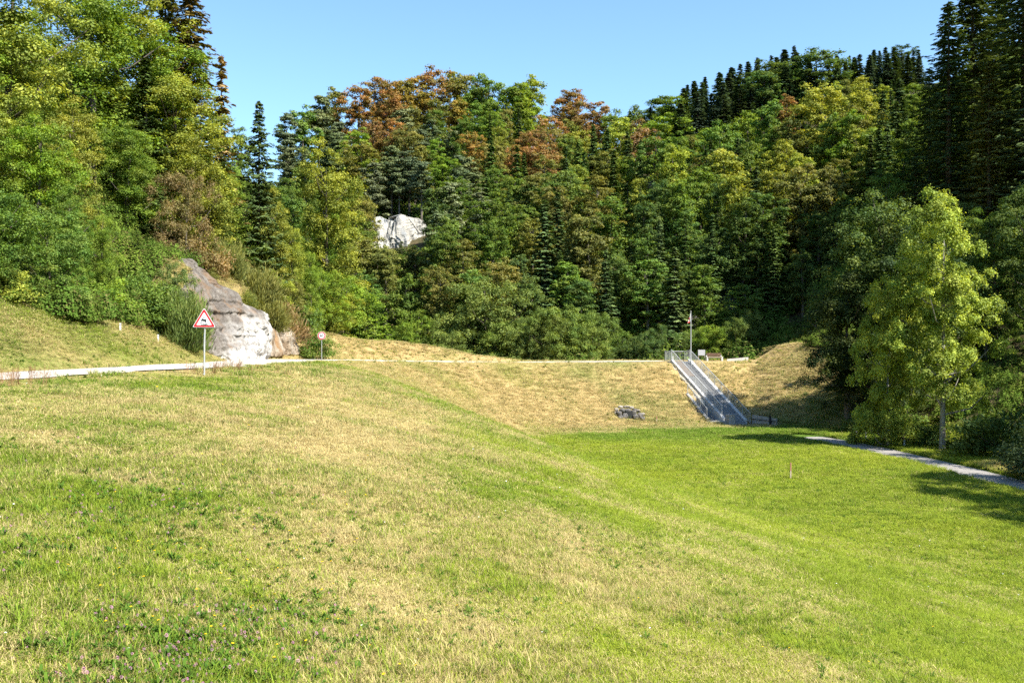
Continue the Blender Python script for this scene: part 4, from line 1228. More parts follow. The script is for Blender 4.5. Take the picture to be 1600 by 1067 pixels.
# edging stones left of the kerb
r_ = random.Random(3)
for k in range(26):
    s_ = .1 + k * .36
    z0 = -.10 + r_.uniform(-.04, .05)
    mb = MB(); w_ = .30 + r_.uniform(0, .22)
    slab(mb, -W2 - .30 - w_, -W2 - .30, s_ + r_.uniform(0, .03), s_ + .33, -.5, z0); sub(mb, 'edging_stone', simple_mat('cream_stone', (.34, .30, .24), (.48, .44, .36), 3, .9, .4) if k == 0 else bpy.data.materials['cream_stone'], rk)

def railing(name, pts, h, label, bal=0.13, post_every=1.75, group=None, w=.035):
    """a steel railing along a polyline of ground points"""
    base = Vector(pts[0]); e = empty(name, tuple(base)); tag(e, label, 'railing', group)
    up = Vector((0, 0, h))
    for a, b in zip(pts[:-1], pts[1:]):
        a = Vector(a); b = Vector(b); L = (b - a).length
        mb = MB(); mb.tube([a + up, b + up], [w, w], 6); sub(mb, 'handrail', M_steel_pale, e)
        mb = MB(); mb.bar(a + Vector((0, 0, .12)), b + Vector((0, 0, .12)), .03, .03); sub(mb, 'bottom_rail', M_steel_pale, e)
        n = max(1, int(round(L / post_every)))
        for k in range(n + 1):
            p = a.lerp(b, k / n); mb = MB(); mb.bar(p, p + up, .05, .05); sub(mb, 'post', M_steel_pale, e)
        mb = MB()
        n = int(L / bal)
        for k in range(1, n):
            p = a.lerp(b, k / n); mb.bar(p + Vector((0, 0, .13)), p + up * .97, .012, .012)
        o = sub(mb, 'balusters', M_steel_pale, e); o['kind'] = 'stuff'
    return e
railing('railing', [S(-W2 - .2, -.2, .16), S(-W2 - .2, LEN - 1.0, .16)], 1.05, 'left steel railing with vertical bars running down along the rack')
railing('railing', [S(W2 + .2, -.2, .16), S(W2 + .2, LEN + .6, .16)], 1.05, 'right steel railing with vertical bars running down along the rack')
railing('railing', [S(-W2 - .25, -.1, .0), S(-W2 - .25, -2.2, SL * 2.2), S(W2 + .25, -2.2, SL * 2.2), S(W2 + .25, -.3, 0)], 1.1, 'steel railing around three sides of the platform on the dam crest', w=.03)
mb = MB(); p_ = S(-W2 - .05, -.15, 0); mb.box(p_.x - .07, p_.x + .07, p_.y - .07, p_.y + .07, p_.z - .1, p_.z + .55)
tag(mb.build('marker_post', M_concrete_pale), 'short white post at the top left corner of the rack', 'marker post')

# chamber under the lower left side
ch = empty('inlet_chamber', tuple(S(-W2 - 1.2, 10.5, -1)))
tag(ch, 'shaded concrete inlet chamber under the lower left side of the rack', 'inlet')
def hx(c): mb = MB(); mb.hexa([Vector(v) for v in c]); return mb
def zabs(u, s, z): p = O3 + U3 * u + V3 * s; return Vector((p.x, p.y, z))
# wing wall of the chamber: sloping coping
c = [zabs(-2.75, 8.2, -8.2), zabs(-2.5, 8.2, -8.2), zabs(-2.5, 13.3, -8.4), zabs(-2.75, 13.3, -8.4), zabs(-2.75, 8.2, -5.2), zabs(-2.5, 8.2, -5.2), zabs(-2.5, 13.3, -7.35), zabs(-2.75, 13.3, -7.35)]
sub(hx([c[3], c[2], c[1], c[0], c[7], c[6], c[5], c[4]]), 'wing_wall', M_concrete, ch)
sub(hx([zabs(-2.5, 8.4, -8.3), zabs(-1.35, 8.4, -8.3), zabs(-1.35, 8.2, -8.3), zabs(-2.5, 8.2, -8.3), zabs(-2.5, 8.4, -5.5), zabs(-1.35, 8.4, -5.5), zabs(-1.35, 8.2, -5.5), zabs(-2.5, 8.2, -5.5)]), 'back_wall', M_concrete, ch)
sub(hx([zabs(-3.0, 14.1, -8.4), zabs(-.6, 14.1, -8.4), zabs(-.6, 12.6, -8.4), zabs(-3.0, 12.6, -8.4), zabs(-3.0, 14.1, -7.62), zabs(-.6, 14.1, -7.62), zabs(-.6, 12.6, -7.62), zabs(-3.0, 12.6, -7.62)]), 'ledge', M_concrete, ch)
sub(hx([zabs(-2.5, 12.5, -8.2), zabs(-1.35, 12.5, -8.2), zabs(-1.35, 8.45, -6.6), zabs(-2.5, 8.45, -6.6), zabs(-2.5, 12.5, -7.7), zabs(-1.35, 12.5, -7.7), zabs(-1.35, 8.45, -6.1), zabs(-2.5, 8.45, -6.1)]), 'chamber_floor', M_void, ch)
for k in range(9):
    u = -2.42 + k * .12
    mb = MB(); mb.bar(zabs(u, 8.5, -5.95), zabs(u, 12.6, -7.55), .03, .05); sub(mb, 'chamber_bar', M_steel, ch)
railing('railing', [zabs(-2.62, 8.3, -5.25), zabs(-2.62, 13.2, -7.32)], .9, 'short sloping steel railing over the shaded inlet chamber', bal=.3)
mb = MB(); mb.hexa([zabs(-1.0, 14.6, -8.3), zabs(-.35, 14.6, -8.3), zabs(-.35, 13.9, -8.3), zabs(-1.0, 13.9, -8.3), zabs(-1.0, 14.6, -6.95), zabs(-.35, 14.6, -6.95), zabs(-.35, 13.9, -6.95), zabs(-1.0, 13.9, -6.95)])
tag(mb.build('concrete_block', M_concrete), 'small pale concrete block at the bottom left end of the rack', 'concrete block')
mb = MB(); mb.hexa([zabs(-1.2, 15.6, -8.3), zabs(.6, 16.8, -8.3), zabs(.8, 16.2, -8.3), zabs(-1.0, 15.0, -8.3), zabs(-1.2, 15.6, -7.93), zabs(.6, 16.8, -7.96), zabs(.8, 16.2, -7.96), zabs(-1.0, 15.0, -7.93)])
tag(mb.build('concrete_sill', M_concrete_pale), 'flat sunlit concrete sill in the grass below the rack', 'sill')
# end wall right of the rack foot
ww = empty('wing_wall', tuple(zabs(1.4, 15.2, -8.2)))
tag(ww, 'low shaded concrete end wall with a dark post right of the rack foot', 'concrete wall')
wa, wb = Vector((at(1176, 95.5), 95.5, 0)), Vector((at(1214, 93.5), 93.5, 0)); wd_ = (wb - wa).normalized(); wn_ = Vector((wd_.y, -wd_.x, 0)) * .12
for k in range(5):
    a = wa.lerp(wb, k / 5 + .003); b = wa.lerp(wb, (k + 1) / 5 - .003); zt = -7.05 - .05 * k
    mb = MB(); mb.hexa([a + wn_ + Vector((0, 0, -8.4)), b + wn_ + Vector((0, 0, -8.4)), b - wn_ + Vector((0, 0, -8.4)), a - wn_ + Vector((0, 0, -8.4)), a + wn_ + Vector((0, 0, zt)), b + wn_ + Vector((0, 0, zt)), b - wn_ + Vector((0, 0, zt)), a - wn_ + Vector((0, 0, zt))]); sub(mb, 'wall_panel', M_concrete, ww)
mb = MB(); p_ = wa.lerp(wb, .78) + wn_ * 1.9; mb.box(p_.x - .09, p_.x + .09, p_.y - .09, p_.y + .09, -8.3, -6.95); sub(mb, 'post', M_void, ww)
mb = MB(); mb.bar(wa.lerp(wb, .02) + wn_ * 1.5 + Vector((0, 0, -7.4)), wb + wn_ * 1.5 + Vector((0, 0, -7.5)), .05, .05); sub(mb, 'rail', M_void, ww)

# sloping kerb on the right abutment
mb = MB(); a = Vector(pt(1136, 563, 113.8)); b = Vector(pt(1168, 549, 116.5)); a.z = G(a.x, a.y) + .14; b.z = G(b.x, b.y) + .22; dz = Vector((0, 0, .35)); th = Vector((.2, .45, 0))
mb.hexa([a - dz, b - dz, b + th - dz, a + th - dz, a, b, b + th, a + th]); tag(mb.build('concrete_kerb', M_concrete), 'short pale sloping concrete edge on the right end of the crest', 'concrete kerb')

# ------------------------------------------------------------------ flag, board, bench
fx, fy = at(1079.5, 108.2), 108.2; fz = -2.25
fp = empty('flagpole', (fx, fy, fz)); tag(fp, 'tall slender grey flagpole at the top right corner of the rack', 'flagpole')
mb = MB(); mb.tube([(fx, fy, fz - .3), (fx, fy, fz + 2.5), (fx, fy, fz + 5.5)], [.06, .05, .035], 10); sub(mb, 'pole', M_steel_pale, fp)
mb = MB(); mb.tube([(fx, fy, fz + 5.5), (fx, fy, fz + 5.56), (fx, fy, fz + 5.6)], [.03, .06, .02], 10); sub(mb, 'finial', M_steel, fp)
def flag_mat():
    m, nt, out = new_mat('flag_cloth')
    a_ = N(nt, 'ShaderNodeAttribute', attribute_name='band')
    r = ramp(nt, a_.outputs['Fac'], [(0.0, (.02, .30, .10)), (.30, (.75, .74, .72)), (.62, (.62, .07, .05)), (.9, (.02, .02, .02))]); r.color_ramp.interpolation = 'CONSTANT'
    d = N(nt, 'ShaderNodeBsdfDiffuse'); t = N(nt, 'ShaderNodeBsdfTranslucent'); mx = N(nt, 'ShaderNodeMixShader'); mx.inputs[0].default_value = .3
    nt.links.new(r.outputs[0], d.inputs[0]); nt.links.new(r.outputs[0], t.inputs[0]); nt.links.new(d.outputs[0], mx.inputs[1]); nt.links.new(t.outputs[0], mx.inputs[2]); nt.links.new(mx.outputs[0], out.inputs[0])
    return m
nu, nv = 40, 26; V_ = []; bd_ = []
for j in range(nv):
    v = j / (nv - 1)                    # down
    for i in range(nu):
        u = i / (nu - 1)                # away from the pole, hanging limp
        hang = .62 * math.sin(u * math.pi / 2 * 1.1) * (.25 + .75 * (v ** .6)) * (1 - .15 * v)
        drop = 1.15 * u * (1 - .35 * v) + v * 1.0 * (1 - .25 * u)
        fold = .10 * math.sin(u * 15 + v * 2) * (.3 + u)
        V_.append((fx - .04 - hang * .85, fy - fold - .03, fz + 5.4 - drop))
        b_ = .1 if u + v * .35 > 1.02 else (.45 if u < .45 else .7)
        if (u - .62) ** 2 * 3 + (v - .62) ** 2 * 2 < .018: b_ = .95
        bd_.append(b_)
F_ = [(j * nu + i, j * nu + i + 1, (j + 1) * nu + i + 1, (j + 1) * nu + i) for j in range(nv - 1) for i in range(nu - 1)]
fl = link('flag', make_mesh('flag', V_, F_, flag_mat(), True, {'band': np.array(bd_)}))
tag(fl, 'limp red and white flag with a green edge hanging from the flagpole', 'flag')

M_board = simple_mat('board_panel', (.36, .37, .39), (.42, .43, .45), 3, .4, .02)
M_wood_grey = simple_mat('weathered_wood', (.22, .18, .13), (.34, .29, .22), 6, .85, .3, stretch=(1, 1, .2))
M_wood_brown = simple_mat('brown_wood', (.09, .045, .03), (.16, .085, .055), 5, .8, .3)
bx_, by_ = at(1096, 115.5), 115.5; bz_ = G(bx_, by_)
ib = empty('information_board', (bx_, by_, bz_)); tag(ib, 'blank pale information board on two posts beside the platform railing', 'information board')
for sx in (-.34, .34):
    mb = MB(); mb.box(sx - .04, sx + .04, -.04, .04, -.3, 1.16); mb.build('post', M_wood_grey, ib)
mb = MB(); mb.box(-.39, .39, -.075, -.043, .58, 1.2); mb.build('panel', M_board, ib)
mb = MB(); mb.box(-.42, .42, -.042, -.005, .55, 1.23); mb.build('frame', M_steel, ib)

bx_, by_ = at(1116, 115.0), 115.0; bz_ = G(bx_, by_)
bn = empty('bench', (bx_, by_, bz_), math.radians(4)); tag(bn, 'long brown slatted bench with pale thick ends on the dam crest', 'bench')
for sx in (-.86, .86):
    mb = MB(); mb.box(sx - .09, sx + .09, -.28, .26, -.1, .42); mb.box(sx - .07, sx + .07, .16, .27, .42, .58); mb.build('leg', M_concrete_pale, bn)
for k in range(4):
    mb = MB(); mb.box(-.85, .85, -.29 + k * .12, -.19 + k * .12, .422, .46); mb.build('seat_slat', M_wood_brown, bn)
for k in range(3):
    mb = MB(); mb.box(-.86, .86, .20 + .02 * k, .235 + .02 * k, .50 + k * .12, .60 + k * .12); mb.build('back_slat', M_wood_brown, bn)
mb = MB(); mb.box(-.77, .77, -.32, -.295, .30, .41); mb.build('front_board', M_wood_grey, bn)

# ------------------------------------------------------------------ stone culvert mouth in the dam face
cd_ = next((d for d in np.arange(90, 101, .1) if 533.5 - G(at(983, d), d) / d * PXF < 651), 95.8)
cx_, cy_ = at(983, cd_), float(cd_)
cz_ = G(cx_, cy_)
sc_ = empty('stone_culvert', (cx_, cy_, cz_)); tag(sc_, 'small dark drain mouth framed by boulders at the foot of the dam face', 'culvert')
def boulder(name, c, r3, mat, parent, seed, n=10):
    rr = np.random.default_rng(seed)
    V_ = []; F_ = []
    nu_, nv_ = 12, 8
    for j in range(nv_ + 1):
        th_ = math.pi * j / nv_
        for i in range(nu_):
            a_ = 2 * math.pi * i / nu_
            d_ = np.array([math.sin(th_) * math.cos(a_), math.sin(th_) * math.sin(a_), math.cos(th_)])
            d2 = np.sign(d_) * np.abs(d_) ** .75
            k_ = 1 + .22 * (vnoise(d_[0] * 1.7 + seed * 3.1, d_[1] * 1.7 + d_[2] * 1.3, 1) - .5) * 2
            V_.append(np.array(c) + d2 * np.array(r3) * k_)
    for j in range(nv_):
        for i in range(nu_):
            F_.append((j * nu_ + i, (j + 1) * nu_ + i, (j + 1) * nu_ + (i + 1) % nu_, j * nu_ + (i + 1) % nu_))
    return link(name, make_mesh(name, V_, F_, mat, False), parent)
M_boulder = rock_mat('grey_boulder', (.10, .095, .09), (.17, .16, .15), (.26, .25, .24), (.13, .11, .09), 3)
for i, (dx, dz, rx, rz, dy) in enumerate([(-.95, .55, .26, .22, .1), (-.85, .18, .30, .24, -.1), (-.62, .82, .30, .20, .25), (-.42, .30, .26, .30, -.05), (-.12, .80, .34, .20, .2), (.42, .62, .24, .26, .1), (.62, .22, .34, .30, -.05), (.95, .35, .28, .26, 0), (.55, .85, .24, .14, .3), (1.2, .1, .24, .2, -.1), (-.98, -.05, .2, .16, -.3)]):
    boulder('stone', (dx, dy - .25, dz - .25), (rx, .34, rz), M_boulder, sc_, i)
M_pale_stone = rock_mat('pale_surround_stone', (.28, .25, .20), (.40, .36, .30), (.50, .46, .40), (.30, .24, .16), 3)
for i, (dx, dz, rx, rz, dy) in enumerate([(-1.25, .45, .16, .24, .2), (-1.15, .85, .2, .14, .35), (-.75, 1.08, .26, .12, .5), (-.2, 1.1, .3, .12, .5), (.3, 1.02, .24, .12, .45), (1.3, .42, .2, .14, .2), (.9, .72, .2, .13, .35), (-1.3, .1, .14, .16, 0)]):
    boulder('pale_stone', (dx, dy - .1, dz - .2), (rx, .22, rz), M_pale_stone, sc_, 20 + i)
mb = MB(); mb.box(-.3, .42, -.42, .4, -.5, .52); mb.build('dark_mouth_box', M_void, sc_)  # solid box, its near black painted in place of the hole's shade

# ------------------------------------------------------------------ road signs
M_white = simple_mat('sign_white', (.66, .68, .68), (.72, .74, .74), 4, .45, .0)
M_red = simple_mat('sign_red', (.42, .012, .018), (.48, .018, .022), 4, .4, .0)
M_black = simple_mat('sign_black', (.012, .012, .013), (.02, .02, .02), 4, .5, .0)
def prism(poly, y0, y1):
    """front-facing plate from an xz polygon (any winding)"""
    n = len(poly); mb = MB()
    area = sum(poly[i][0] * poly[(i + 1) % n][1] - poly[(i + 1) % n][0] * poly[i][1] for i in range(n))
    if area < 0: poly = poly[::-1]
    mb.add([(x, y0, z) for x, z in poly] + [(x, y1, z) for x, z in poly], [tuple(range(n)), tuple(range(2 * n - 1, n - 1, -1))] + [(i, i + n, (i + 1) % n + n, (i + 1) % n) for i in range(n)])
    return mb
def rounded(poly, r, k=6):
    out = []; n = len(poly)
    for i in range(n):
        p0, p1, p2 = (np.array(poly[(i + j) % n], float) for j in (-1, 0, 1))
        a = (p0 - p1) / np.linalg.norm(p0 - p1); b = (p2 - p1) / np.linalg.norm(p2 - p1)
        half = math.acos(np.clip(a @ b, -1, 1)) / 2; t = r / math.tan(half)
        s_, e_ = p1 + a * t, p1 + b * t
        for q in range(k + 1):
            f = q / k; out.append(tuple((1 - f) ** 2 * s_ + 2 * f * (1 - f) * p1 + f * f * e_))
    return out
sx_, sy_ = at(319, 39), 39.0; sz_ = G(sx_, sy_)
sg = empty('warning_sign', (sx_, sy_, sz_), math.radians(10)); tag(sg, 'triangular slippery road warning sign with red border on a grey post', 'road sign')
tri = lambda s, zc: [(-.45 * s, zc - .26 * s), (.45 * s, zc - .26 * s), (0, zc + .52 * s)]
ZC = 2.15
mb = MB(); mb.tube([(0, .05, -.4), (.0, .05, 1.2), (.045, .05, 2.55)], [.032] * 3, 10); mb.build('post', M_steel_pale, sg)
pl_ = prism(rounded(tri(1.0, ZC), .05), -.012, .012).build('plate', M_steel_pale, sg)
prism(rounded(tri(.98, ZC), .048), -.016, -.0125).build('white_edge', M_white, sg)
prism(rounded(tri(.93, ZC), .045), -.020, -.0165).build('red_border', M_red, sg)
prism(rounded(tri(.66, ZC), .03), -.024, -.0205).build('white_field', M_white, sg)
# the skidding car, tilted, with two crossing tyre marks
def rot2(P, a, c):
    return [(c[0] + x * math.cos(a) - z * math.sin(a), c[1] + x * math.sin(a) + z * math.cos(a)) for x, z in P]
cc = (-.005, ZC + .03)
car = empty('skidding_car_symbol'); car.parent = sg
for poly in ([(-.095, -.045), (.095, -.045), (.10, .01), (.075, .035), (-.075, .035), (-.10, .01)],
             [(-.075, .035), (-.06, .035), (-.045, .075), (-.055, .09)], [(.06, .035), (.075, .035), (.055, .09), (.045, .075)], [(-.055, .09), (.055, .09), (.045, .075), (-.045, .075)],
             [(-.09, -.085), (-.055, -.085), (-.055, -.045), (-.09, -.045)], [(.055, -.085), (.09, -.085), (.09, -.045), (.055, -.045)]):
    prism(rot2(poly, math.radians(-14), cc), -.028, -.0245).build('car_shape', M_black, car)
def mark(c0, amp, ph):
    P = [(c0[0] + t * .27 - .12, c0[1] + amp * math.sin(t * 6.0 + ph) - .04 * t) for t in np.linspace(0, 1, 16)]
    up_ = [(x, z + .011) for x, z in P]; dn = [(x, z - .011) for x, z in P][::-1]
    mb = MB()
    for i in range(15):
        q = [(P[i][0], P[i][1] - .011), (P[i + 1][0], P[i + 1][1] - .011), (P[i + 1][0], P[i + 1][1] + .011), (P[i][0], P[i][1] + .011)]
        mb.add([(x, -.0275, z) for x, z in q] + [(x, -.0245, z) for x, z in q], [(0, 1, 2, 3), (7, 6, 5, 4), (0, 4, 5, 1), (2, 6, 7, 3)])
    return mb
mark((-.03, ZC - .10), .032, .4).build('tyre_mark', M_black, car)
mark((.00, ZC - .125), .032, 3.4).build('tyre_mark', M_black, car)

sx_, sy_ = at(502.5, 75), 75.0; sz_ = G(sx_, sy_)
s6 = empty('speed_limit_sign', (sx_, sy_, sz_), math.radians(8)); tag(s6, 'round white speed limit sign reading 60 with a red ring beside the road', 'road sign')
circ = lambda r, zc, n=40: [(r * math.cos(2 * math.pi * k / n), zc + r * math.sin(2 * math.pi * k / n)) for k in range(n)]
ZC = (533.5 - 524.5) / PXF * 75 - sz_
mb = MB(); mb.tube([(0, .05, -.4), (0, .05, ZC + .1)], [.032] * 2, 10); mb.build('post', M_steel, s6)
prism(circ(.305, ZC), -.012, .012).build('plate', M_steel_pale, s6)
prism(circ(.300, ZC), -.016, -.0125).build('white_edge', M_white, s6)
prism(circ(.285, ZC), -.020, -.0165).build('red_ring', M_red, s6)
prism(circ(.205, ZC), -.024, -.0205).build('white_field', M_white, s6)
fc = bpy.data.curves.new('sixty', 'FONT'); fc.body = '60'; fc.size = .29; fc.align_x = 'CENTER'; fc.align_y = 'CENTER'; fc.extrude = .002; fc.offset = .006
fo = bpy.data.objects.new('sixty', fc); C.objects.link(fo)
bpy.context.view_layer.update()
dg = bpy.context.evaluated_depsgraph_get()
fm = bpy.data.meshes.new_from_object(fo.evaluated_get(dg)); fm.materials.clear(); fm.materials.append(M_black)
bpy.data.objects.remove(fo)
link('number', fm, s6, (0, -.0275, ZC), (math.radians(90), 0, 0))

# ------------------------------------------------------------------ stakes and marker posts
M_stake = simple_mat('bare_stake_wood', (.30, .24, .17), (.42, .35, .26), 9, .8, .2)
M_orange = simple_mat('faded_orange_paint', (.27, .11, .07), (.36, .18, .12), 9, .7, .1)
M_postw = simple_mat('white_plastic', (.62, .62, .60), (.70, .70, .68), 6, .5, .02)
for (px_, d, hh, top_, lab, lean) in [(1235, 57, .92, .5, 'wooden stake with a reddish top standing in the green valley floor', .02), (706, 66, .52, .55, 'short orange tipped stake where the slope meets the valley floor', .05),
                                      (1026, float(cd_) - .6, .58, .4, 'thin pale stake right of the stone culvert', .0)]:
    x = at(px_, d); z = G(x, d); e = empty('survey_stake', (x, d, z)); e.rotation_euler = (0, lean, .3); tag(e, lab, 'stake')
    mb = MB(); mb.box(-.035, .035, -.035, .035, -.3, hh * (1 - top_)); mb.build('shaft', M_stake, e)
    mb = MB(); mb.hexa([(-.036, -.036, hh * (1 - top_)), (.036, -.036, hh * (1 - top_)), (.036, .036, hh * (1 - top_)), (-.036, .036, hh * (1 - top_)), (-.03, -.03, hh), (.03, -.03, hh), (.03, .03, hh), (-.03, .03, hh)]); mb.build('painted_top', M_orange, e)
for (px_, d, hh, lab) in [(188, d_for(188, 3.6), .42, 'short white post on the grassy left bank below the bushes'), (247, d_for(247, 3.0), .36, 'small white post left of the rock foot'),
                          (473, 92, .5, 'white post on the berm right above the ochre rock ledge'), (1338, 82, .55, 'leftmost of the white posts beyond the valley path'),
                          (1353, 80.5, .60, 'second white post from the left beyond the valley path'), (1387, 77, .55, 'white post left of the shorter maple trunk'),
                          (1413, 75.5, .45, 'rightmost small white post beyond the valley path')]:
    x = at(px_, d); z = G(x, d); e = empty('marker_post', (x, d, z), .4); tag(e, lab, 'marker post')
    mb = MB(); mb.hexa([(-.05, -.04, -.3), (.05, -.04, -.3), (.05, .04, -.3), (-.05, .04, -.3), (-.045, -.035, hh), (.045, -.035, hh), (.045, .035, hh - .04), (-.045, .035, hh - .04)]); mb.build('shaft', M_postw, e)
    mb = MB(); mb.box(-.049, .049, -.0445, -.041, hh * .72, hh * .86); mb.build('band', M_steel, e)

# ------------------------------------------------------------------ grass, weeds, flowers (nobody could count them)
def grass_mat(name, straw=(0.57, 0.475, 0.225), straw2=(0.45, 0.355, 0.15), g0=(0.30, 0.35, 0.032), g1=(0.12, 0.21, 0.028)):
    m, nt, out = new_mat(name)
    a1 = N(nt, 'ShaderNodeAttribute', attribute_name='dry', attribute_type='INSTANCER')
    a3 = N(nt, 'ShaderNodeAttribute', attribute_name='lush', attribute_type='INSTANCER')
    ge = N(nt, 'ShaderNodeNewGeometry'); oi = N(nt, 'ShaderNodeObjectInfo')
    # each blade is green or straw, more often straw where it is dry
    w1 = N(nt, 'ShaderNodeMath', operation='ADD'); nt.links.new(ge.outputs['Random Per Island'], w1.inputs[0]); nt.links.new(oi.outputs['Random'], w1.inputs[1])
    w2 = N(nt, 'ShaderNodeMath', operation='FRACT'); nt.links.new(w1.outputs[0], w2.inputs[0])
    df_ = N(nt, 'ShaderNodeMath', operation='SUBTRACT'); nt.links.new(a1.outputs['Fac'], df_.inputs[0]); nt.links.new(w2.outputs[0], df_.inputs[1])
    st = N(nt, 'ShaderNodeMapRange', inp={'From Min': -0.12, 'From Max': 0.12}); nt.links.new(df_.outputs[0], st.inputs[0])
    g = N(nt, 'ShaderNodeMix', data_type='RGBA'); g.inputs[6].default_value = (*g0, 1); g.inputs[7].default_value = (*g1, 1); nt.links.new(a3.outputs['Fac'], g.inputs['Factor'])
    s = N(nt, 'ShaderNodeMix', data_type='RGBA'); s.inputs[6].default_value = (*straw, 1); s.inputs[7].default_value = (*straw2, 1); nt.links.new(oi.outputs['Random'], s.inputs['Factor'])
    mx = N(nt, 'ShaderNodeMix', data_type='RGBA'); nt.links.new(st.outputs[0], mx.inputs['Factor']); nt.links.new(g.outputs[2], mx.inputs[6]); nt.links.new(s.outputs[2], mx.inputs[7])
    v = N(nt, 'ShaderNodeMapRange', inp={'To Min': .68, 'To Max': 1.3}); nt.links.new(ge.outputs['Random Per Island'], v.inputs[0])
    hs = N(nt, 'ShaderNodeHueSaturation'); nt.links.new(v.outputs[0], hs.inputs['Value']); nt.links.new(mx.outputs[2], hs.inputs['Color'])
    d = N(nt, 'ShaderNodeBsdfDiffuse'); t = N(nt, 'ShaderNodeBsdfTranslucent'); ms = N(nt, 'ShaderNodeMixShader'); ms.inputs[0].default_value = .32
    nt.links.new(hs.outputs[0], d.inputs[0]); nt.links.new(hs.outputs[0], t.inputs[0]); nt.links.new(d.outputs[0], ms.inputs[1]); nt.links.new(t.outputs[0], ms.inputs[2])
    nt.links.new(ms.outputs[0], out.inputs[0])
    return m
M_grass = grass_mat('grass_blades')

def tuft(name, seed, n=46, rad=.16, h=.11, w=.007, bend=.6, mat=None):
    r = np.random.default_rng(seed)
    a = r.uniform(0, 6.283, n); q = rad * np.sqrt(r.random(n)); bx, by = q * np.cos(a), q * np.sin(a)
    dr_ = r.uniform(0, 6.283, n); L = h * r.uniform(.45, 1.35, n); bd = bend * r.uniform(.3, 1.3, n)
    ux, uy = np.cos(dr_), np.sin(dr_); sx, sy = -uy, ux
    ww = w * r.uniform(.7, 1.4, n)
    def pt_(t, side):
        o = bd * L * t ** 1.8; wz = ww * (1 - t * .75) * side
        return np.stack([bx + ux * o + sx * wz, by + uy * o + sy * wz, L * t * (1 - .28 * bd * t) - .01], 1)
    V = np.stack([pt_(0, -1), pt_(0, 1), pt_(.55, 1), pt_(.55, -1), pt_(1, .6), pt_(1, -.6)], 1).reshape(-1, 3)
    k = np.arange(n)[:, None] * 6
    F = np.concatenate([k + np.array([[0, 1, 2, 3]]), k + np.array([[3, 2, 4, 5]])])
    return make_mesh(name, V, F, mat or M_grass, False)

def gn_scatter(name, meshes, P, rot, scl, label, cat, attrs=None, kind='stuff', tilt=None):
    me = bpy.data.meshes.new(name)
    me.vertices.add(len(P)); me.vertices.foreach_set('co', np.asarray(P, np.float32).ravel())
    R = np.zeros((len(P), 3), np.float32); R[:, 2] = rot
    if tilt is not None: R[:, :2] = tilt
    a = me.attributes.new('rotv', 'FLOAT_VECTOR', 'POINT'); a.data.foreach_set('vector', R.ravel())
    a = me.attributes.new('sclv', 'FLOAT_VECTOR', 'POINT'); a.data.foreach_set('vector', np.asarray(scl, np.float32).ravel())
    a = me.attributes.new('pick', 'INT', 'POINT'); a.data.foreach_set('value', rng.integers(0, len(meshes), len(P)).astype(np.int32))
    for k, v in (attrs or {}).items():
        a = me.attributes.new(k, 'FLOAT', 'POINT'); a.data.foreach_set('value', np.asarray(v, np.float32))
    o = bpy.data.objects.new(name, me); C.objects.link(o)
    ng = bpy.data.node_groups.new(name, 'GeometryNodeTree'); ng.is_modifier = True
    ng.interface.new_socket('Geometry', in_out='INPUT', socket_type='NodeSocketGeometry'); ng.interface.new_socket('Geometry', in_out='OUTPUT', socket_type='NodeSocketGeometry')
    gi = ng.nodes.new('NodeGroupInput'); go = ng.nodes.new('NodeGroupOutput')
    ip = ng.nodes.new('GeometryNodeInstanceOnPoints')
    jg = ng.nodes.new('GeometryNodeJoinGeometry')
    for m in reversed(meshes):
        src = bpy.data.objects.new(m.name, m)
        n_ = ng.nodes.new('GeometryNodeObjectInfo'); n_.inputs['Object'].default_value = src; n_.inputs['As Instance'].default_value = True
        ng.links.new(n_.outputs['Geometry'], jg.inputs[0])
    ng.links.new(gi.outputs[0], ip.inputs['Points']); ng.links.new(jg.outputs[0], ip.inputs['Instance'])
    ip.inputs['Pick Instance'].default_value = True
    def na(nm, typ):
        n_ = ng.nodes.new('GeometryNodeInputNamedAttribute'); n_.data_type = typ; n_.inputs['Name'].default_value = nm; return n_.outputs[0]
    ng.links.new(na('pick', 'INT'), ip.inputs['Instance Index'])
    ng.links.new(na('rotv', 'FLOAT_VECTOR'), ip.inputs['Rotation']); ng.links.new(na('sclv', 'FLOAT_VECTOR'), ip.inputs['Scale'])
    ng.links.new(ip.outputs[0], go.inputs[0])
    md = o.modifiers.new('scatter', 'NODES'); md.node_group = ng
    tag(o, label, cat, kind=kind)
    return o

def frustum_points(n, d0, d1, power, pad=.05, seed=0):
    """ground points in front of the camera, density falling with distance^-power"""
    r = np.random.default_rng(seed)
    e = 2 - power
    d = (d0 ** e + r.random(n) * (d1 ** e - d0 ** e)) ** (1 / e)
    t = r.uniform(-.515 - pad - 1.2 / d, .515 + pad + 1.2 / d)
    return t * d, d
def on_meadow(x, y, m_road=.45):
    dr_, _ = poly_dist(x, y, ROAD); dp_, _ = poly_dist(x, y, PATH)
    ok = (np.abs(dr_) > ROAD_W / 2 + m_road + (vnoise(x * .8, y * .5, 1) - .62) * 1.7) & ((np.abs(dp_) > 1.45 + rng.random(len(x)) * .3) | (y > 86))
    rel = np.stack([x - O3.x, y - O3.y], 1); u_ = rel @ np.array([U3.x, U3.y]); s_ = rel @ np.array([V3.x, V3.y])
    ok &= ~((np.abs(u_) < 1.65) & (s_ > -2.6) & (s_ < 15.6)) & ~((u_ > -2.8) & (u_ < -1) & (s_ > 8) & (s_ < 14))
    ok &= forest_mask(x, y) < .55
    dc_, _ = poly_dist(x, y, CREST)
    ok &= (dc_ < 9) | (x > 19) | ((x < 6) & (y < 112))
    return ok

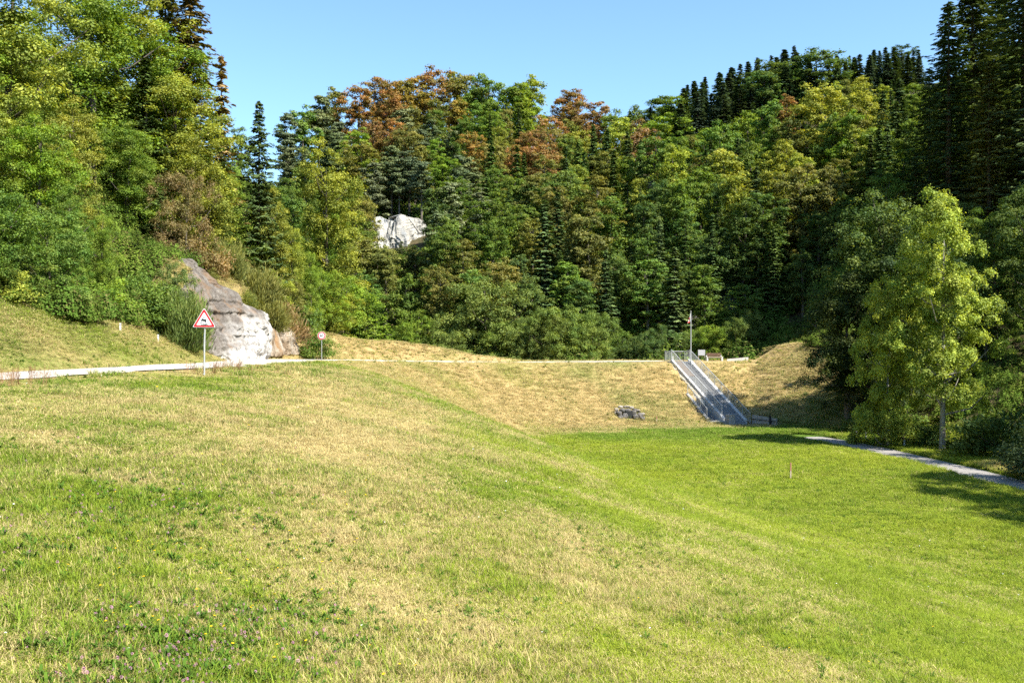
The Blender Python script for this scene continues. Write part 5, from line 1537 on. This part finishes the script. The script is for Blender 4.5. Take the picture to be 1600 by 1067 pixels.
tufts = [tuft('grass_tuft', 1, 70, .13, .040, .0036, 1.1), tuft('grass_tuft', 2, 64, .14, .050, .0032, 1.3), tuft('grass_tuft', 3, 74, .12, .034, .0040, 1.0), tuft('grass_tuft', 4, 60, .14, .062, .0032, 1.2)]
x, y = frustum_points(240000, 4.2, 116, 1.3, seed=3)
k = on_meadow(x, y); x, y = x[k], y[k]
z = ground(x, y)
dry = np.clip(dryness(x, y) + (vnoise(x * 3.1, y * 3.1, 1) - .5) * .35, 0, 1); lush = floor_green(x, y)
dist = np.hypot(x, y)
g = np.clip(dist / 12, 1, 8)
sc_xy = (1.0 * g ** .62) * rng.uniform(.8, 1.25, len(x)); 
hh = g ** .38 * rng.uniform(.65, 1.25, len(x)) * (1.0 - .25 * dry)
near_road = poly_dist(x, y, ROAD)[0]
hh *= .35 + .65 * smooth(3.2, 7.5, np.abs(near_road))
sc_xy = sc_xy * (.55 + .45 * smooth(2.6, 5, np.abs(near_road)))
hh *= 1 + .6 * (vnoise(x / 2.2, y / 2.2, 2) > .62)
gn_scatter('meadow_grass', tufts, np.stack([x, y, z], 1), rng.uniform(0, 6.283, len(x)), np.stack([sc_xy, sc_xy, hh], 1), 'dry and green grass covering the slope, valley floor and dam', 'grass', {'dry': dry, 'lush': lush}, tilt=rng.normal(0, .12, (len(x), 2)))

# taller green tufts, dark broad-leaved weeds
tall = [tuft('tall_tuft', 5, 60, .10, .13, .0045, .7), tuft('tall_tuft', 6, 50, .12, .16, .005, .85)]
x, y = frustum_points(11000, 4.2, 70, 1.2, seed=4)
k = on_meadow(x, y) & (fbm(x, y, 2.4, 3, 1) > .52); x, y = x[k], y[k]; z = ground(x, y)
gn_scatter('tall_grass', tall, np.stack([x, y, z], 1), rng.uniform(0, 6.283, len(x)), np.repeat((rng.uniform(.55, 1.1, len(x)) * np.clip(np.hypot(x, y) / 25, 1, 2))[:, None], 3, 1), 'taller tufts of grass standing in the meadow', 'grass', {'dry': np.clip(dryness(x, y) - .35, 0, 1), 'lush': np.clip(floor_green(x, y) + .3, 0, 1)})

def weed_mesh(name, seed, n=14, L=.10, w=.05, rise=.5, col=0):
    r = np.random.default_rng(seed); a = r.uniform(0, 6.283, n); ll = L * r.uniform(.5, 1.3, n)
    d = np.stack([np.cos(a), np.sin(a), np.zeros(n)], 1); b0 = rand_unit(r, n) * .02; b0[:, 2] = 0
    el = rise * r.uniform(.3, 1.6, n)
    s = np.stack([-np.sin(a), np.cos(a), np.zeros(n)], 1) * (w * r.uniform(.6, 1.2, n) / 2)[:, None]
    up = np.array([0, 0, 1.0])
    p0 = b0; p1 = b0 + d * (ll * .35)[:, None] + up * (ll * el * .5)[:, None]; p2 = b0 + d * (ll * .75)[:, None] + up * (ll * el * .75)[:, None]; p3 = b0 + d * ll[:, None] + up * (ll * el * .6)[:, None]
    V = np.stack([p0, p1 - s, p1 + s, p2 - s * .9, p2 + s * .9, p3], 1).reshape(-1, 3)
    V[:, 2] += .005
    F = []
    for i in range(n):
        q = i * 6; F += [(q, q + 2, q + 1), (q + 1, q + 2, q + 4, q + 3), (q + 3, q + 4, q + 5)]
    return make_mesh(name, V, F, M_weed)
M_weed = grass_mat('weed_leaves', (0.16, 0.19, 0.04), (0.11, 0.16, 0.03), (0.12, 0.20, 0.025), (0.075, 0.155, 0.025))
weeds = [weed_mesh('weed', 1, 22, .085, .030), weed_mesh('weed', 2, 34, .07, .022, .9), weed_mesh('weed', 3, 26, .10, .026, 1.0)]
x, y = frustum_points(26000, 3.2, 90, 1.3, seed=6)
pr = fbm(x, y, 1.6, 4, 3) - .34 * (dryness(x, y) - .35)
k = on_meadow(x, y) & (pr + rng.normal(0, .05, len(x)) > .42); x, y = x[k], y[k]; z = ground(x, y)
gn_scatter('meadow_weeds', weeds, np.stack([x, y, z + .01], 1), rng.uniform(0, 6.283, len(x)), np.repeat((rng.uniform(.22, .62, len(x)) * np.clip(np.hypot(x, y) / 26, 1, 1.7))[:, None], 3, 1), 'dark green broad leaved weeds between the grass', 'weeds', {'dry': np.zeros(len(x)), 'lush': rng.random(len(x))})
# dark tussocks dotted over the dry right abutment, the dam and the berm
x = rng.uniform(-16, 35, 5200); y = rng.uniform(78, 121, 5200)
dc_, _ = poly_dist(x, y, CREST)
k = on_meadow(x, y) & (((x > 20.5) & (y > 97)) | ((x < 3) & (dc_ > 4.0)) | (rng.random(5200) < .16)); x, y = x[k], y[k]; z = ground(x, y)
gn_scatter('dry_bank_tussocks', weeds + tall, np.stack([x, y, z], 1), rng.uniform(0, 6.283, len(x)), np.repeat(rng.uniform(.7, 1.9, len(x))[:, None], 3, 1), 'dark green tussocks dotted over the dry banks of the dam', 'tussocks', {'dry': rng.random(len(x)) * .4, 'lush': rng.random(len(x)) * .6})

# flowers
def flower_mat(name, c, c2):
    m, nt, out = new_mat(name); oi = N(nt, 'ShaderNodeObjectInfo'); g = N(nt, 'ShaderNodeMix', data_type='RGBA'); g.inputs[6].default_value = (*c, 1); g.inputs[7].default_value = (*c2, 1)
    nt.links.new(oi.outputs['Random'], g.inputs['Factor']); d = N(nt, 'ShaderNodeBsdfDiffuse'); nt.links.new(g.outputs[2], d.inputs[0]); nt.links.new(d.outputs[0], out.inputs[0]); return m
M_stem = simple_mat('flower_stem', (.06, .10, .02), (.10, .14, .03), 20, .8, 0)
def flower_mesh(name, mat, h=.16, r_=.016, flat=1.0, petals=0, seed=0):
    mb = MB(); mb.tube([(0, 0, 0), (.01, 0, h * .5), (.0, .01, h)], [.0022, .002, .0018], 4, cap=False); nf = len(mb.f)
    rr = random.Random(seed)
    if petals:
        for k in range(petals):
            a = 6.283 * k / petals; c, s_ = math.cos(a), math.sin(a); w = r_ * .42
            mb.add([(0, .01, h), (c * r_ * .6 - s_ * w, .01 + s_ * r_ * .6 + c * w, h + .004), (c * r_, .01 + s_ * r_, h + .002), (c * r_ * .6 + s_ * w, .01 + s_ * r_ * .6 - c * w, h + .004)], [(0, 1, 2, 3)])
    else:
        n = 26
        for k in range(n):
            z_ = 1 - 1.7 * k / n; q = math.sqrt(max(0, 1 - z_ * z_)); a = k * 2.4; d = Vector((q * math.cos(a), q * math.sin(a), z_))
            p = Vector((0, .01, h)) + d * r_ * .55; t = d.cross(Vector((0, 0, 1)) if abs(z_) < .9 else Vector((1, 0, 0))).normalized() * r_ * .22
            mb.add([p - t, p + t, p + d * r_ * rr.uniform(.4, .7)], [(0, 1, 2)])
    return make_mesh(name, mb.v, mb.f, [M_stem, mat], False, mat_idx=[0] * nf + [1] * (len(mb.f) - nf))
M_pink = flower_mat('clover_pink', (.50, .20, .36), (.42, .24, .30)); M_yel = flower_mat('flower_yellow', (.75, .52, .02), (.65, .42, .02)); M_wht = flower_mat('flower_white', (.75, .74, .70), (.62, .62, .56)); M_brn = flower_mat('seed_head_brown', (.20, .10, .05), (.30, .19, .10))
def spots(cl, n, sd):
    r = np.random.default_rng(sd); X, Y = [], []
    for (cx, cy, rx, ry, wt) in cl:
        m = int(n * wt); X.append(cx + r.normal(0, rx, m)); Y.append(cy + r.normal(0, ry, m))
    return np.concatenate(X), np.concatenate(Y)
def put(name, meshes, x, y, lab, s0, s1, sd, cat='flowers'):
    k = (y > 3) & on_meadow(x, y); x, y = x[k], y[k]; z = ground(x, y)
    gn_scatter(name, meshes, np.stack([x, y, z], 1), rng.uniform(0, 6.283, len(x)), np.repeat((rng.uniform(s0, s1, len(x)) * np.clip(np.hypot(x, y) / 14, 1, 2))[:, None], 3, 1), lab, cat, tilt=rng.normal(0, .2, (len(x), 2)))
x, y = spots([(-2.35, 7.0, .38, .9, .40), (-2.0, 8.8, .35, .6, .12), (-3.0, 7.8, .3, .6, .08), (-4.5, 11.6, .7, 1.6, .22), (-2.9, 5.6, .35, .4, .06), (-5.5, 12.5, 1.5, 2.5, .12)], 800, 1)
wx, wy = x + rng.normal(0, .12, len(x)), y + rng.normal(0, .15, len(x))
wx = np.concatenate([wx, wx + rng.normal(0, .3, len(wx))]); wy = np.concatenate([wy, wy + rng.normal(0, .4, len(wy))])
k = wy > 3.5; wx, wy = wx[k], wy[k]
gn_scatter('clover_leaves', weeds, np.stack([wx, wy, ground(wx, wy) + .01], 1), rng.uniform(0, 6.283, len(wx)), np.repeat(rng.uniform(.38, .85, len(wx))[:, None], 3, 1), 'dark green clover leaves under the pink flowers', 'clover', {'dry': np.zeros(len(wx)), 'lush': rng.random(len(wx))})
put('clover_flowers', [flower_mesh('clover', M_pink, .15, .017, seed=1), flower_mesh('clover', M_pink, .12, .014, seed=2), flower_mesh('clover', M_brn, .13, .013, seed=3)], x, y, 'pink clover heads in the left foreground of the meadow', .5, .95, 1)
x, y = spots([(-2.6, 9.2, .9, 1.6, .3), (-3.5, 14, 1.5, 3, .25), (-10, 30, 3, 6, .15), (1.9, 6.8, 1.2, 1.2, .12), (4, 10, 2.5, 2.5, .18)], 240, 2)
put('yellow_flowers', [flower_mesh('yellow_flower', M_yel, .15, .017, petals=8)], x, y, 'small yellow flowers dotted in the meadow', .5, .9, 2)
xx_a, yy_a = frustum_points(300, 3.4, 40, 1.2, seed=12)
put('white_flowers', [flower_mesh('white_flower', M_wht, .13, .015, petals=7)], xx_a, yy_a, 'small white flowers scattered through the meadow', .4, .85, 3)
# reddish seed stalks along the road verge and the path
def stalk(name, seed, h=.55):
    r = random.Random(seed); mb = MB()
    for q in range(7):
        a, l_ = r.uniform(0, 6.28), r.uniform(.0, .3); bx, by = r.uniform(-.1, .1), r.uniform(-.1, .1); hh_ = h * r.uniform(.6, 1.15)
        e = (bx + math.cos(a) * l_ * .5, by + math.sin(a) * l_ * .5, hh_); mb.tube([(bx, by, 0), (bx + math.cos(a) * l_ * .15, by + math.sin(a) * l_ * .15, hh_ * .6), e], [.004, .003, .002], 3, cap=False)
        for m in range(9):
            t = .62 + .38 * m / 9; p = Vector((bx + math.cos(a) * l_ * .5 * t, by + math.sin(a) * l_ * .5 * t, hh_ * t)); d = Vector((r.uniform(-1, 1), r.uniform(-1, 1), r.uniform(0, 1))) * .03
            mb.add([p, p + d + Vector((.008, 0, 0)), p + d * 1.2 + Vector((0, .008, .015))], [(0, 1, 2)])
    return make_mesh(name, mb.v, mb.f, M_brn)
t = np.linspace(20, 76, 900); rx = np.interp(t, [p[1] for p in ROAD[:30] if True], [p[0] for p in ROAD[:30]])
x = rx + ROAD_W / 2 + .6 + np.abs(rng.normal(0, 1.3, 900)); y = t + rng.normal(0, .5, 900); k = (rng.random(900) < .5) & (y < 48); x, y = x[k], y[k]
k = (vnoise(x / 1.5, y / 3, 1) > .55); x, y = x[k], y[k]
x2 = rng.normal(30.6, .9, 130); y2 = rng.uniform(50, 62, 130)
x = np.concatenate([x, x2]); y = np.concatenate([y, y2])
put('seed_stalks', [stalk('seed_stalk', 1), stalk('seed_stalk', 2, .45)], x, y, 'reddish brown seed stalks along the road verge and path', .25, .55, 4, 'seed stalks')
x2 = np.concatenate([rng.normal(30.8, .9, 1500), rng.normal(27.2, .8, 900)]); y2 = np.concatenate([rng.uniform(48, 64, 1500), rng.uniform(40, 84, 900)]); 
k = on_meadow(x2, y2); x2, y2 = x2[k], y2[k]
gn_scatter('verge_grass', tall, np.stack([x2, y2, ground(x2, y2)], 1), rng.uniform(0, 6.283, len(x2)), np.repeat(rng.uniform(1.0, 2.4, len(x2))[:, None], 3, 1), 'long uncut grass along the edges of the valley path', 'grass', {'dry': np.where(x2 > 29.4, .55, .1), 'lush': rng.random(len(x2)) * .5})

# undergrowth on the forest floor and the scrub at its edges
def low_mesh(name, seed, R=1.1, H=1.2, n=1600, leaf=.13):
    r = np.random.default_rng(seed); d = rand_unit(r, n); d[:, 2] = np.abs(d[:, 2]); P = d * np.array([R, R, H]) * (r.uniform(.3, 1, n) ** .5)[:, None]
    P *= (1 + .25 * np.sin(5 * np.arctan2(d[:, 1], d[:, 0]) + seed))[:, None]
    Nn = d + rand_unit(r, n) * .6 + np.array([0, 0, .5]); A = np.cross(Nn, rand_unit(r, n)); l = leaf * r.uniform(.6, 1.4, n)
    V, F = quads_from(P, A, Nn, l, l * .7)
    return make_mesh(name, V, F, M_under)
M_under = grass_mat('undergrowth_leaves', (0.20, 0.17, 0.06), (0.15, 0.12, 0.05), (0.17, 0.24, 0.035), (0.08, 0.15, 0.025))
low = [low_mesh('undergrowth_bush', s_) for s_ in (1, 2, 3)]
def forest_pts(n, x0, x1, y0, y1, seed):
    r = np.random.default_rng(seed); return r.uniform(x0, x1, n), r.uniform(y0, y1, n)
xa, ya = forest_pts(9000, -70, -20, 22, 118, 1); xb, yb = forest_pts(3000, 33, 90, 40, 122, 2); xc, yc = forest_pts(9000, -90, 130, 122, 270, 3)
x = np.concatenate([xa, xb, xc]); y = np.concatenate([ya, yb, yc])
k = (forest_mask(x, y) > .6) & (np.abs(x / y) < .62); 
k &= ~((x > -40) & (x < -15) & (y > 62) & (y < 90) & (poly_dist(x, y, ROAD)[0] < 7.5))
x, y = x[k], y[k]
k = ~((y > 168) & (y < 186) & (x > -26) & (x < -13)); x, y = x[k], y[k]
s_ = rng.uniform(.5, 1.25, len(x)) * np.where(y > 120, 2.0, 1)
gn_scatter('undergrowth', low, np.stack([x, y, ground(x, y) - .1], 1), rng.uniform(0, 6.283, len(x)), np.stack([s_, s_, s_ * rng.uniform(.7, 1.2, len(x))], 1), 'low leafy undergrowth covering the forest floor', 'undergrowth', {'dry': rng.random(len(x)) * .3, 'lush': rng.random(len(x))})

# ------------------------------------------------------------------ labels of the scattered trees
ORD = ['leftmost', 'second from the left', 'third from the left', 'fourth from the left', 'fifth from the left', 'sixth from the left', 'seventh from the left', 'eighth from the left', 'ninth from the left', 'tenth from the left', 'eleventh from the left', 'twelfth from the left']
COLS = [(-9999, 90, 'at the left edge'), (90, 200, 'over the leftmost post'), (200, 290, 'left of the rock'), (290, 420, 'above the rock'), (420, 480, 'left of the 60 sign'), (480, 570, 'above the 60 sign'), (570, 680, 'around the white cliff'),
        (680, 770, 'right of the white cliff'), (770, 860, 'over the crest shrubs'), (860, 950, 'above the crest shrubs'), (950, 1030, 'above the stone culvert'), (1030, 1100, 'above the flagpole'),
        (1100, 1180, 'above the bench'), (1180, 1260, 'above the dry bank'), (1260, 1340, 'over the dark tree'), (1340, 1420, 'above the shorter maple'), (1420, 1520, 'above the tall maple'), (1520, 9999, 'at the right edge')]
ROWS = [(-9999, 150, 'topmost'), (150, 230, 'high'), (230, 310, 'upper'), (310, 400, 'middle'), (400, 470, 'lower'), (470, 9999, 'lowest')]
KW = {'beech_tree': 'broadleaf tree', 'broadleaf_tree': 'broadleaf tree', 'pine_tree': 'pine', 'spruce_tree': 'spruce', 'shrub': 'shrub'}
GRP = {'beech_tree': 'broadleaf trees of the wooded hills', 'broadleaf_tree': 'broadleaf trees on the near slopes', 'pine_tree': 'pines on the central hill', 'spruce_tree': 'spruces of the wooded hills', 'shrub': 'shrubs along the edges of the woods'}
buckets = {}
for p in PLACED:
    if p['label']:
        continue
    px_ = 800 + p['x'] / p['y'] * PXF; py_ = 533.5 - (p['z'] + p['h'] * .65) / p['y'] * PXF
    col = next(c for a, b, c in COLS if a <= px_ < b); rowp = next(c for a, b, c in ROWS if a <= py_ < b)
    reg = 'on the far ridge ' if p['region'] == 'far' else ''
    buckets.setdefault((KW[p['name']], p['words'], col, rowp, reg), []).append((px_, p))
for (kw, w, col, rowp, reg), L in buckets.items():
    L.sort(key=lambda t: t[0])
    for i, (_, p) in enumerate(L):
        lab = f"{w} {kw} {reg}{col}, {rowp}"
        if len(L) > 1: lab += ', ' + (ORD[i] if i < len(ORD) else 'rightmost')
        lab = lab.replace('on the far ridge around', 'on far ridge around'); lab = lab if len(lab.split()) <= 16 else lab.replace('broadleaf tree', 'tree').replace('on the far ridge', 'on far ridge')
        p['o']['label'] = lab
        if not p['o'].get('group'): p['o']['group'] = GRP[p['name']]
        if not p['o'].get('category'): p['o']['category'] = 'tree'
